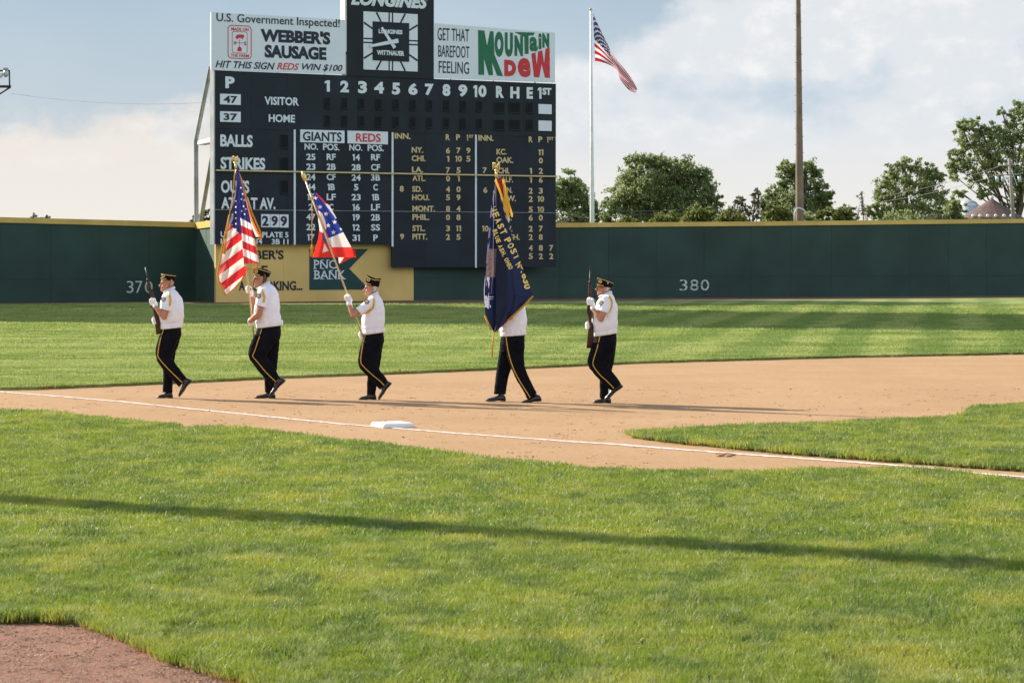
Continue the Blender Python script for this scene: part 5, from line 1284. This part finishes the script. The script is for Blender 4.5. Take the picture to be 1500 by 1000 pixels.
P2 = dict(root=394, seed=2, head=(381.5, 420.5), tilt=-.04, hs=1.02, ld=.10, ar=1.06,
    shirt=[((377.5, 421.5), (394, 413.5), .078), ((376.5, 428), (401.5, 418.5), .16), ((375, 438), (408, 431), .215), ((373, 450), (410, 446), .235), ((372, 461), (411.5, 460), .235), ((374, 471), (412.5, 469), .225), ((376.5, 479.5), (412.5, 475), .20)],
    pelvis=[((377, 479), (411.5, 474.5), .185), ((373, 492), (412, 490), .19), ((369, 504), (408.5, 502), .16)],
    near=[((373, 490), (406, 488), .095), ((366.5, 505), (401, 505), .10), ((364, 517), (395, 515), .092), ((366.5, 526.5), (392, 520), .082), ((377, 540), (397.5, 529.5), .072), ((388, 553), (404.5, 541.5), .066), ((399, 565), (411.5, 552.5), .064)],
    far=[((384, 500), (409, 500), .09), ((384, 518), (406.5, 518), .083), ((386, 543), (404.5, 543), .070), ((386.5, 560), (401.5, 560), .066), ((387, 575), (400.5, 576.5), .066)],
    narm=((388, 428), -.225, (381.5, 459.5), -.27, (367.5, 470), -.16), farm=((385, 430), .20, (374.5, 455), .22, (368, 433), .02),
    nhand=((369, 471.5), -.10, (-3.8, -36), (-1, -.3, -.1)), fhand=((364.6, 424.5), -.02, (-3.8, -36), (-1, -.2, .3)),
    nshoe=((419.5, 557), (395.5, 582.5)), fshoe=((402.5, 583.8), (372.5, 583.8)),
    stripe=[(385.5, 479), (381, 495), (374.5, 514), (372, 521), (379, 529.5), (391, 544), (405, 558)],
    cap=(((370.6, 401.8), (394, 406)), ((371.5, 392.5), (397.6, 398.6)), -.020), hairf=.03, hair=MT['hairb'], glasses=1,
    braid=[(383.5, 419.5), (387, 427), (389.8, 435), (388.5, 442)], patch=(381.8, 433))
P3 = dict(root=546, seed=3, head=(542.6, 433.8), tilt=.03, hs=.95, ld=.085, ar=.95,
    shirt=[((540.5, 433), (552.8, 429), .068), ((537.5, 439), (558.5, 435), .145), ((534, 448), (562.5, 444.5), .195), ((531, 458), (564, 456), .20), ((529.5, 469), (563.5, 468), .20), ((530, 480), (562.5, 478), .19), ((532.5, 489), (562, 485), .175)],
    pelvis=[((533, 488.5), (561.5, 484.5), .165), ((531, 500), (562.5, 498), .17), ((529, 511), (560, 510), .145)],
    near=[((530.5, 500), (560.5, 498), .088), ((526, 515), (558, 513), .09), ((524, 528), (553.5, 526), .083), ((527, 538), (551.5, 532), .075), ((538, 550.5), (557.5, 542.5), .065), ((547, 560), (563.5, 549.5), .06), ((557, 570), (569.5, 558.5), .058)],
    far=[((534, 508), (560, 507), .085), ((536, 528), (557.5, 528), .073), ((538, 548), (554.5, 548), .063), ((537, 566), (551.5, 566), .06), ((536.5, 579), (549.5, 579.5), .06)],
    narm=((546.5, 441.5), -.185, (519.5, 461.5), -.25, (512.8, 446.5), -.20), farm=((545, 441), .17, (538, 468), .22, (534, 488), .05),
    nhand=((510.6, 437.2), -.17, (-9, -26), (-1, -.2, .1)), fhand=((530.5, 491.5), -.05, (-9, -26), (-1, 0, -.2)),
    nshoe=((574.5, 561), (556, 585.5)), fshoe=((551, 585.8), (525, 585.8)), slv=.74,
    stripe=[(536, 489), (532.5, 505), (529.5, 528), (534, 536.5), (545, 547), (557, 557), (563.5, 563.5)],
    cap=(((535, 416.4), (555, 420.5)), ((537, 402.5), (558, 407.3)), .035), hairf=.02, hair=MT['hairw'],
    braid=[(546, 432.5), (548.8, 440), (547, 448.5), (541.5, 455.5), (534.5, 458.5)], patch=(538.6, 441.5))
P4 = dict(root=750, seed=4, head=(744.5, 434), tilt=0, hs=.98, ld=.10, ar=1.0,
    shirt=[((743, 435), (758, 430.5), .07), ((740, 441), (765, 437.5), .15), ((737, 452), (769.5, 448.5), .205), ((733.5, 463), (771.5, 461), .215), ((731.5, 475), (772, 474), .21), ((732, 484), (771, 481), .20), ((734, 491.5), (769, 489), .18)],
    pelvis=[((734.5, 491), (769, 488), .172), ((732, 504), (768.5, 502), .175), ((733, 515), (766, 514), .15)],
    near=[((738, 505), (768.5, 502), .092), ((743, 523), (767, 519), .088), ((750, 541), (768.5, 535), .078), ((757.5, 557), (774, 550), .069), ((766, 572), (781, 564.5), .066), ((772, 583.5), (787, 575.5), .066)],
    far=[((732.5, 505), (757, 507), .09), ((729.5, 523), (752, 526), .083), ((726, 548), (746, 550), .073), ((723, 577.5), (741, 578.5), .069)],
    narm=((752, 438), -.18, (747, 464), -.20, (733, 456), -.19), farm=((750, 438), .19, (740, 462), .22, (732, 474), -.14),
    nhand=((728.8, 452), -.22, (0, -30), (-1, -.2, .1)), fhand=((729, 474), -.21, (0, -30), (-1, 0, 0)),
    nshoe=((793.5, 586.6), (763, 591.2)), fshoe=((741, 588), (711.5, 588)),
    stripe=[(741.5, 493), (745, 515), (752, 538), (761, 556), (771, 572), (776.5, 581)],
    cap=(((735.5, 415.6), (757, 419)), ((736.5, 407), (759, 410)), .0), hairf=.02, hair=MT['hairw'],
    braid=[(747, 433), (752, 440), (753, 448), (751, 456)], patch=(742, 445))
P5 = dict(root=884, seed=5, head=(883.6, 433.0), tilt=.02, hs=.98, ld=.10, ar=1.0,
    shirt=[((878.5, 433), (895, 428), .075), ((876, 440), (900.5, 435), .155), ((872, 450), (904.5, 447), .21), ((868, 462), (905.8, 460), .225), ((865.5, 474), (905.5, 473), .225), ((866, 483), (904, 480), .21), ((870, 491.5), (902.5, 486.5), .185)],
    pelvis=[((870, 491), (902.5, 486), .175), ((868.5, 503), (903.5, 500), .18), ((867, 514), (902.5, 512), .155)],
    near=[((867.5, 501), (901, 500), .092), ((863, 515), (899, 515), .098), ((860, 529), (894, 527), .09), ((863, 539.5), (892, 534.5), .08), ((874.5, 552.5), (897, 544.5), .07), ((885, 563), (903.5, 552), .064), ((895, 573), (909.5, 561.5), .063)],
    far=[((875, 510), (902.5, 510), .09), ((876, 530), (900, 530), .078), ((878.5, 550), (895, 550), .064), ((879, 568), (892.5, 568), .061), ((879, 583), (892.5, 583.5), .06)],
    narm=((889, 439), -.215, (879.3, 466), -.255, (869, 453), -.18), farm=((886, 440), .19, (874, 466), .24, (861.5, 477.5), .02),
    nhand=((863.6, 442), -.13, (1.2, -60), (-1, -.35, .1)), fhand=((861.6, 477), -.11, (1.2, -60), (-1, 0, 0)),
    nshoe=((912.5, 565.5), (885, 587.8)), fshoe=((895.5, 590.8), (868.8, 590.8)),
    stripe=[(878.5, 492), (874, 510), (868.5, 528), (869.5, 536), (879, 548.5), (889, 557.5), (898.5, 567.5)],
    cap=(((873.8, 418.0), (895.4, 421.5)), ((874.8, 405.6), (899.8, 414)), -.010), hairf=-.01, hair=MT['hairw'], glasses=2,
    braid=[(889.5, 432.5), (894.2, 439), (894.2, 449), (889.8, 457.5)], patch=(880.3, 443.5))
ZP = [FPX * HC / (y - PXH) for y in (583.3, 583.8, 585.8, 588.8, 590.8)]
r1_, F1 = person('leading veteran in white shirt and black cap shouldering a rifle, farthest left', ZP[0], P1)
r2_, F2 = person('heavy veteran with brown hair carrying the american flag', ZP[1], P2)
r3_, F3 = person('slim grey haired veteran carrying the slanted ohio flag', ZP[2], P3)
r4_, F4 = person('veteran whose head and chest are hidden behind the navy flag', ZP[3], P4)
r5_, F5 = person('rear veteran in dark glasses holding a rifle upright, farthest right', ZP[4], P5)

# ------------------------------------------------------------------ rifles
def rifle(label, Pf, top, bot, dy):
    a, b = Pf(*top, dy), Pf(*bot, dy); L_ = (b - a).length; d_ = (b - a).normalized(); side = Vector((-d_.z, 0, d_.x)); side = side if side.x > 0 else -side
    root = thing('rifle', b, label, 'rifle', 'rifles carried by the colour guard'); at_ = lambda t_, o_=0.: a + d_ * L_ * t_ + side * o_
    mb = MB(); mb.tube([at_(0), at_(.5)], [.009, .010], 10); bo = mb.build('barrel', MT['gun'], root, True)
    mb = MB(); mb.box(at_(.02) + side * -.012, (.006, .006, .025)); mb.build('front_sight', MT['gun'], bo)
    def sec(t_, w, h, o_=0.):
        c_ = at_(t_, o_); return [c_ + side * (w * math.cos(q)) + Vector((0, h * math.sin(q), 0)) for q in [2 * math.pi * i / 12 for i in range(12)]]
    mb = MB(); mb.rings([sec(.17, .017, .016), sec(.19, .021, .018), sec(.40, .026, .021), sec(.52, .030, .023, .004), sec(.60, .030, .022, .008), sec(.64, .022, .019, .012), sec(.70, .026, .019, .016), sec(.85, .040, .020, .018), sec(.985, .052, .021, .020)]); mb.build('stock', MT['wood'], root, True)
    mb = MB(); mb.rings([sec(.984, .053, .0215, .020), sec(1.0, .052, .021, .020)]); mb.build('butt_plate', MT['gun'], root)
    mb = MB(); mb.box(at_(.50) - side * .020 + Vector((0, 0, 0)), (.026, .036, .19), Matrix.Rotation(math.atan2(d_.x, d_.z) + math.pi, 3, 'Y')); mb.build('receiver', MT['gun'], root)
    mb = MB(); mb.tube([at_(.56, .036), at_(.58, .062), at_(.62, .060), at_(.635, .034)], .004, 6); mb.build('trigger_guard', MT['gun'], root)
    for t_ in (.19, .33):
        mb = MB(); mb.rings([sec(t_, .026 if t_ > .2 else .022, .023), sec(t_ + .012, .026 if t_ > .2 else .022, .023)]); mb.build('barrel_band', MT['gun'], root)
    mb = MB(); mb.tube([at_(.34, .028), at_(.5, .050), at_(.7, .052), at_(.9, .062)], .008, 6); mb.build('sling', MT['hairb'], root, True)
rifle('wooden stocked rifle leaning forward in the hands of the leading veteran', F1, (214.6, 391), (233.5, 489), -.115)
rifle('wooden stocked rifle held straight up by the rear veteran', F5, (864.4, 391), (862.2, 509.5), -.115)

# ------------------------------------------------------------------ parade flags
def eagle(mb, c_, s=1.):
    mb.ell(c_ + Vector((0, 0, -.055)) * s, (.026 * s, .026 * s, .026 * s)); mb.ell(c_, (.026 * s, .022 * s, .045 * s)); mb.ell(c_ + Vector((-.012, 0, .055)) * s, (.016 * s, .013 * s, .018 * s)); mb.capsule(c_ + Vector((-.022, 0, .055)) * s, c_ + Vector((-.036, 0, .048)) * s, .006 * s, .002 * s, 6)
    for q in (-1, 1):
        mb.capsule(c_ + Vector((q * .016, 0, .02)) * s, c_ + Vector((q * .042, q * .02, .062)) * s, .012 * s, .010 * s, 8); mb.capsule(c_ + Vector((q * .042, q * .02, .062)) * s, c_ + Vector((q * .048, q * .02, -.035)) * s, .014 * s, .007 * s, 8)
def fringe_path(parent, Pts, w, Yf):
    mb = MB(); mb.tube([Yf(x, y) for x, y in Pts], w, 6); mb.build('fringe', MT['fringe'], parent, True)
k2 = ZP[1]
fl1 = thing('parade_flag', F2(373, 494, -.1), 'american parade flag with gold fringe and eagle topped pole', 'flag')
mb = MB(); mb.tube([F2(373.3, 498, -.10), F2(346.3, 246, -.05)], .0135, 10); mb.build('pole', MT['pole'], fl1, True)
mb = MB(); eagle(mb, F2(344.8, 234.5, -.05), .80); mb.tube([F2(345.4, 240, -.05), F2(346.4, 249, -.05)], [.016, .022], 10); mb.build('finial', MT['brass'], fl1, True)
LF = [(345, 247), (346.5, 270), (342, 290), (338, 315), (334, 334), (329, 356), (324, 382), (320.6, 402), (322, 412), (326, 420), (330, 428), (332, 431)]
CF_ = [(347, 247), (349.5, 285), (351.5, 315), (354, 340), (355.5, 365), (357.5, 388), (361, 396), (355, 410), (345, 421), (332, 431)]
RF_ = [(349, 247), (354, 268), (359.5, 292), (364, 310), (368.5, 330), (372, 348), (375, 366), (379, 382), (380, 386), (377, 390)]
def col_left(x, y):
    # canton: navy with columns of stars; its lower edge runs down to the right
    if y < 329 + (x - 337) * .95 and y < 343:
        sx = x - (343.6 - (y - 290) * .0 + (y - 290) * .02); 
        for yy_ in (294.5, 303, 311, 319.5, 327.5, 335.5):
            if math.hypot(x - 345.3, (y - yy_)) < 1.15: return WHT_
        for yy_ in (285, 300, 315): 
            if math.hypot(x - 340, y - yy_ - 14) < .8: return WHT_
        return (.016, .018, .12)
    q = (y + .80 * (x - 356) - 338) / 14.6; q = (y + .74 * (x - 356) - 336.0) / 13.6
    i = math.floor(q); return RED_ if i % 2 == 0 else (.80, .70, .64)
def col_right(x, y):
    if y < 319 + (x - 352) * .55:
        for sx, sy in ((352.6, 275), (355.5, 284), (358.2, 293), (353.4, 291.5), (356.6, 302), (360, 306), (358.2, 313.5), (354, 309)):
            if math.hypot(x - sx, y - sy) < 1.1: return WHT_
        return BLU_
    q = (y - .45 * (x - 354) - 319.5) / 10.8; i = math.floor(q)
    return (.80, .78, .78) if i % 2 == 0 else (.55, .03, .04)
fold1 = lambda a, b, x, y: -.15 - .10 * math.sin(math.pi * a) * b + .02 * math.sin(a * 11 + b * 3) * b + .012 * math.sin(y * .22 + x * .3)
scan_cloth('flag_cloth', LF, CF_, ZP[1], fold1, col_left, fl1)
scan_cloth('flag_cloth', CF_[:7] + [(362, 398)], RF_[:9], ZP[1], lambda a, b, x, y: -.16 + .10 * a * b + .035 * math.sin(a * 8 + b * 2) * b, col_right, fl1)
fold_b = MB()
BX = [(354, 268), (359.5, 290), (365, 308), (371, 324), (377, 337), (382.5, 347)]
BL2 = [(351, 262), (356, 290), (361, 306), (366, 324), (371, 338), (376, 350)]
scan_cloth('flag_cloth', BL2, BX, ZP[1], lambda a, b, x, y: .05 + .03 * a, lambda x, y: (.75, .20, .05) if (x - interp(BX, y)) > -3.4 else WHT_, fl1)
Yf1 = lambda dy: (lambda x, y: F2(x, y, dy))
fringe_path(fl1, [(x - .5, y) for x, y in LF[3:]], .011, Yf1(-.165)); fringe_path(fl1, [(332, 431.5), (345, 421.8), (355, 411), (361.5, 400.5)], .012, Yf1(-.165))
fringe_path(fl1, [(358.5, 390), (364, 393.5), (370, 394), (377, 391), (380.5, 387)], .014, Yf1(-.11)); fringe_path(fl1, [(380.5, 387), (376, 366), (373, 349)], .006, Yf1(.03))
fringe_path(fl1, [(347.5, 250), (353.5, 264), (359, 285), (366, 306), (373, 322), (380, 338), (383, 348), (377, 351)], .013, Yf1(.06))
mb = MB(); mb.tube([F2(346, 252, -.20), F2(344.5, 275, -.21), F2(341, 300, -.22), F2(337, 325, -.24), F2(334, 350, -.28)], .007, 6); co = mb.build('cord', MT['fringe'], fl1, True)
mb = MB(); mb.tube([F2(334, 350, -.28), F2(333, 356, -.28), F2(331.5, 372, -.29)], [.012, .014, .022], 8); mb.build('tassel', MT['fringe'], co, True)

# Ohio flag on the slanted pole
fl2 = thing('parade_flag', F3(531, 489, -.12), 'ohio state flag with red, white and blue on the slanted gilt pole', 'flag')
mb = MB(); mb.tube([F3(532.5, 493, -.13), F3(447.5, 262, -.13)], .0135, 10); mb.build('pole', MT['pole'], fl2, True)
mb = MB(); q0 = F3(449, 266, -.13); q1 = F3(443.3, 251, -.13); mb.tube([q0, q0.lerp(q1, .25), q0.lerp(q1, .6), q1], [.020, .030, .036, .006], 10); mb.build('finial', MT['brass'], fl2, True)
LO = [(459, 281), (462, 295), (466, 310), (466, 322), (468, 335), (466, 350), (461, 366), (457, 377)]
RO = [(460, 281), (470, 290), (478, 300), (486, 312), (493, 324), (500, 335), (507, 348), (513, 359), (521, 375), (514, 383), (505, 388)]
RO2 = RO[:9] + [(521, 377)]
def inpoly(x, y, p):
    c_ = False; j = len(p) - 1
    for i in range(len(p)):
        if (p[i][1] > y) != (p[j][1] > y) and x < (p[j][0] - p[i][0]) * (y - p[i][1]) / (p[j][1] - p[i][1]) + p[i][0]: c_ = not c_
        j = i
    return c_
def col_oh(x, y):
    # ring near the pole
    d_ = math.hypot((x - 463.5) / 1.0, (y - 321) / 2.0)
    for sx, sy in ((462, 290), (468.5, 303), (477.6, 313), (490, 325), (480.6, 330), (488.4, 340), (500, 335)):
        if star(x, y, sx, sy, 3.6): return WHT_
    if inpoly(x, y, [(457, 278), (463, 284), (475, 297), (491, 320), (507, 338), (482, 348.5), (474, 330), (466, 309)]):
        if inpoly(x, y, [(466, 308), (472, 312), (476, 322), (478, 333), (476.5, 338), (470, 325)]): return WHT_
        return (.015, .04, .30)
    if inpoly(x, y, [(475, 297), (491, 320), (494, 322), (480, 300)]): return WHT_
    if y > 345.5 - (x - 482) * .32 and inpoly(x, y, [(480, 349), (507, 338), (516, 362), (486, 362)]): return (.80, .72, .68)
    if x < 473 and inpoly(x, y, [(464, 314), (467, 320), (473, 333), (474, 342), (468, 338), (466, 322)]): return WHT_
    if inpoly(x, y, [(471, 338), (476, 340), (480, 356), (476, 357), (472, 350)]): return (.10, .08, .22)
    if inpoly(x, y, [(475, 356), (481, 367), (472, 370)]): return WHT_
    if x < 471 + (y - 340) * .35 or y > 360: return (.72, .035, .025)
    return (.62, .03, .04)
scan_cloth('flag_cloth', LO + [(457, 377.5)], RO2, ZP[2], lambda a, b, x, y: -.08 + .10 * math.sin(a * 5 + 1) * b + .03 * math.sin(a * 13) * b, lambda x, y: col_oh(x, y), fl2) if False else None
LO2 = LO[:7] + [(458.5, 372), (460, 376)]
def lower_lim(x): return 377 if x < 466 else (376 - (x - 466) * .25 if x < 482 else (372 if x < 500 else 376))
scan_cloth('flag_cloth', LO[:8], RO2, ZP[2], lambda a, b, x, y: -.08 + .09 * math.sin(a * 5.5 + .8) * b + .03 * math.sin(a * 14) * b, col_oh, fl2)
# lower fold of the fly
scan_cloth('flag_cloth', [(494, 366), (495.5, 376), (496.5, 386)], [(520, 366), (521, 374), (499, 386)], ZP[2], lambda a, b, x, y: -.04 + .05 * math.sin(a * 4), lambda x, y: WHT_ if inpoly(x, y, [(494, 360), (510, 367), (500, 383), (494, 388)]) else RED_, fl2)
scan_cloth('flag_cloth', [(461, 283), (476, 297), (492, 320)], [(464, 283), (483, 302), (493.5, 320.5)], ZP[2], lambda a, b, x, y: -.02, lambda x, y: RED_ if y < 299 else WHT_, fl2)
mb = MB(); mb.tube([F3(457, 283, -.16), F3(458.5, 300, -.16), F3(458, 340, -.16), F3(458, 358, -.16)], .007, 6); co = mb.build('cord', MT['fringe'], fl2, True)
mb = MB(); mb.tube([F3(458, 358, -.16), F3(458, 362, -.16), F3(457.5, 376, -.16)], [.010, .018, .026], 8); mb.build('tassel', MT['fringe'], co, True)

# navy post flag
fl3 = thing('parade_flag', F4(729, 488, -.05), 'navy veterans post flag with gold letters, hanging from an eagle topped pole', 'flag')
mb = MB(); mb.tube([F4(728.8, 486, -.20), F4(727.6, 262, -.30)], .0135, 10); mb.build('pole', MT['pole'], fl3, True)
mb = MB(); eagle(mb, F4(727, 246, -.305), .95); mb.tube([F4(727.2, 251, -.305), F4(727.6, 262, -.30)], [.016, .022], 10); mb.build('finial', MT['brass'], fl3, True)
LN = [(726, 264), (722.5, 285), (718.5, 310), (716, 340), (713.5, 370), (711, 400), (708.8, 425), (709.5, 445), (711, 460), (716, 472), (721, 482), (723.6, 487)]
RN = [(729.5, 264), (733.5, 290), (740, 316), (748, 340), (755, 362), (764, 388), (773, 412), (781, 433), (768, 447), (752, 462), (737, 476), (725, 487)]
NF = lambda a, b, x, y: -.34 + .045 * math.sin(a * 7.5 + .6) * min(b * 2, 1) * (1 - .5 * a) + .05 * math.exp(-((x - (723.5 - (y - 280) * .0)) / 2.2) ** 2) * 1.0 - .03 * math.sin(a * 3.1)
def col_nv(x, y):
    if 353 < 0: pass
    if 364 < y < 406 and x < 727 - (y - 364) * .05 and x > interp(LN, y) + .6:
        v_ = noise.noise(Vector((x * .9, y * .9, 0))); return (.16, .11, .10) if v_ > .05 else ((.06, .05, .07) if v_ > -.25 else (.30, .20, .16))
    if x < interp(LN, y) + 2.0 + (y > 405) * 5 and (280 < y < 450) and noise.noise(Vector((x * .4, y * .06, 3))) > -.05: return (.17, .15, .33) if y < 405 else (.42, .40, .58)
    return NVY_
navy = scan_cloth('flag_cloth', LN, RN, ZP[3], NF, col_nv, fl3)
bvn = bvh_of(navy)
fringe_path(fl3, [(x, y + .5) for x, y in RN[7:]], .015, lambda x, y: proj(bvn, F4(x, y, 0))[0] + Vector((0, -.004, 0)) if True else None)
fringe_path(fl3, [(711, 461), (716, 473), (720.5, 483)], .013, lambda x, y: F4(x - .5, y, -.36))
mb = MB(); mb.tube([F4(724, 487, -.36), F4(722, 500, -.36), F4(721, 521, -.36)], [.012, .010, .012], 6); mb.build('tassel', MT['fringe'], fl3, True)
mb = MB(); mb.tube([F4(723.4, 280, -.40), F4(723.2, 330, -.41), F4(722.6, 392, -.43), F4(720, 430, -.43)], .0045, 5); mb.build('cord', matx('cord_lilac', (.30, .28, .48), .6), fl3, True)
# streamers at the top right
scan_cloth('streamer', [(727.5, 262), (731, 275), (735.5, 295), (737, 300)], [(735, 262), (737, 275), (738, 290), (738.5, 300)], ZP[3], lambda a, b, x, y: -.42, lambda x, y: (.18, .010, .015), fl3)
scan_cloth('streamer', [(724, 264), (732, 283), (738.5, 305), (744, 322), (744.5, 326)], [(727, 262), (734, 280), (744, 303), (746.5, 320), (746, 326)], ZP[3], lambda a, b, x, y: -.43, lambda x, y: (.80, .46, .05) if y < 318 else (.8, .75, .65), fl3)
scan_cloth('streamer', [(735, 263), (738, 285), (741, 300), (747.5, 314), (749, 318)], [(739, 263), (743.5, 285), (748, 303), (751.5, 314), (751, 318)], ZP[3], lambda a, b, x, y: -.40, lambda x, y: (.78, .42, .05), fl3)
GOLDTHREAD = matx('gold_thread', (.85, .66, .20), .6, .05, 60)
def sewn(body, path, h, w, mat, parent):
    pts_ = smoothpts([Vector(p) for p in path], 24); L_ = [0]
    for a, b in zip(pts_[:-1], pts_[1:]): L_.append(L_[-1] + (b - a).length)
    wid = [0.55 if ch == ' ' else (.45 if ch in '.,I\'' else 1.) for ch in body]; tot = sum(wid); s_ = 0
    for ch, wd in zip(body, wid):
        c0 = (s_ + wd / 2) / tot * L_[-1]; s_ += wd
        if ch == ' ': continue
        i = max(j for j in range(len(L_)) if L_[j] <= c0); i = min(i, len(pts_) - 2); p = pts_[i].lerp(pts_[i + 1], (c0 - L_[i]) / max(L_[i + 1] - L_[i], 1e-6)); t_ = (pts_[i + 1] - pts_[i]).normalized(); nrm_ = Vector((t_.y, -t_.x))
        v_, f_ = text_geo(ch, .035); vs = []
        ww = w * (.4 if ch in '.,I\'' else 1.); h_ = h * (.22 if ch in '.,' else (.6 if ch == 'o' else 1.))
        for a, b in v_[:, :2]:
            off = (b - .5) * h_ + ((h_ - h) / 2 if ch in '.,' else ((h - h_) / 2 if ch == 'o' else 0)); q = p + t_ * (a - .5) * ww + nrm_ * off
            hp, _ = proj(bvn, F4(q.x, q.y, 0), .0); vs.append(hp + Vector((0, -.006, 0)))
        ym = sorted(q_.y for q_ in vs)[0]
        for q_ in vs: q_.y = ym if abs(q_.y - ym) < .2 else ym
        link('lettering', mesh(vs, f_), mat, parent)
sewn("NORTHEAST POST No. 630", [(713, 281), (718, 294), (724, 308), (734, 332), (746, 358), (760, 386), (768, 405), (772.5, 421)], 8.2, 6.6, GOLDTHREAD, navy) if False else None
sewn("HEAST POST", [(721, 303), (728.5, 320), (739, 343), (752, 367), (758.5, 380)], 9.6, 6.7, GOLDTHREAD, navy)
sewn("No.", [(759, 385), (767.5, 397)], 10, 6.2, GOLDTHREAD, navy)
sewn("630", [(768, 400), (771, 411), (773, 423)], 10, 7.2, GOLDTHREAD, navy)
sewn("BLUE ASH, OHIO", [(724.5, 336), (730, 353), (738, 372), (749, 394)], 6.6, 4.3, GOLDTHREAD, navy)
sewn("REG", [(711.5, 434), (714, 443), (717.5, 451)], 6, 4.5, MT['ltr'], navy)

# unseen trees, added only to cast the outfield shade
bigtree('huge unseen tree added left of the picture to shade the outfield', -35.8, 115.6, 38.5, 11, 71, .8)
bigtree('large unseen tree added left of the picture, lower and nearer, to shade the outfield', -44, 109, 23, 9, 72, 1.)
bigtree('wide unseen tree added left of the picture, farthest back, to shade the outfield', -38, 124, 20, 9, 73, 1.)
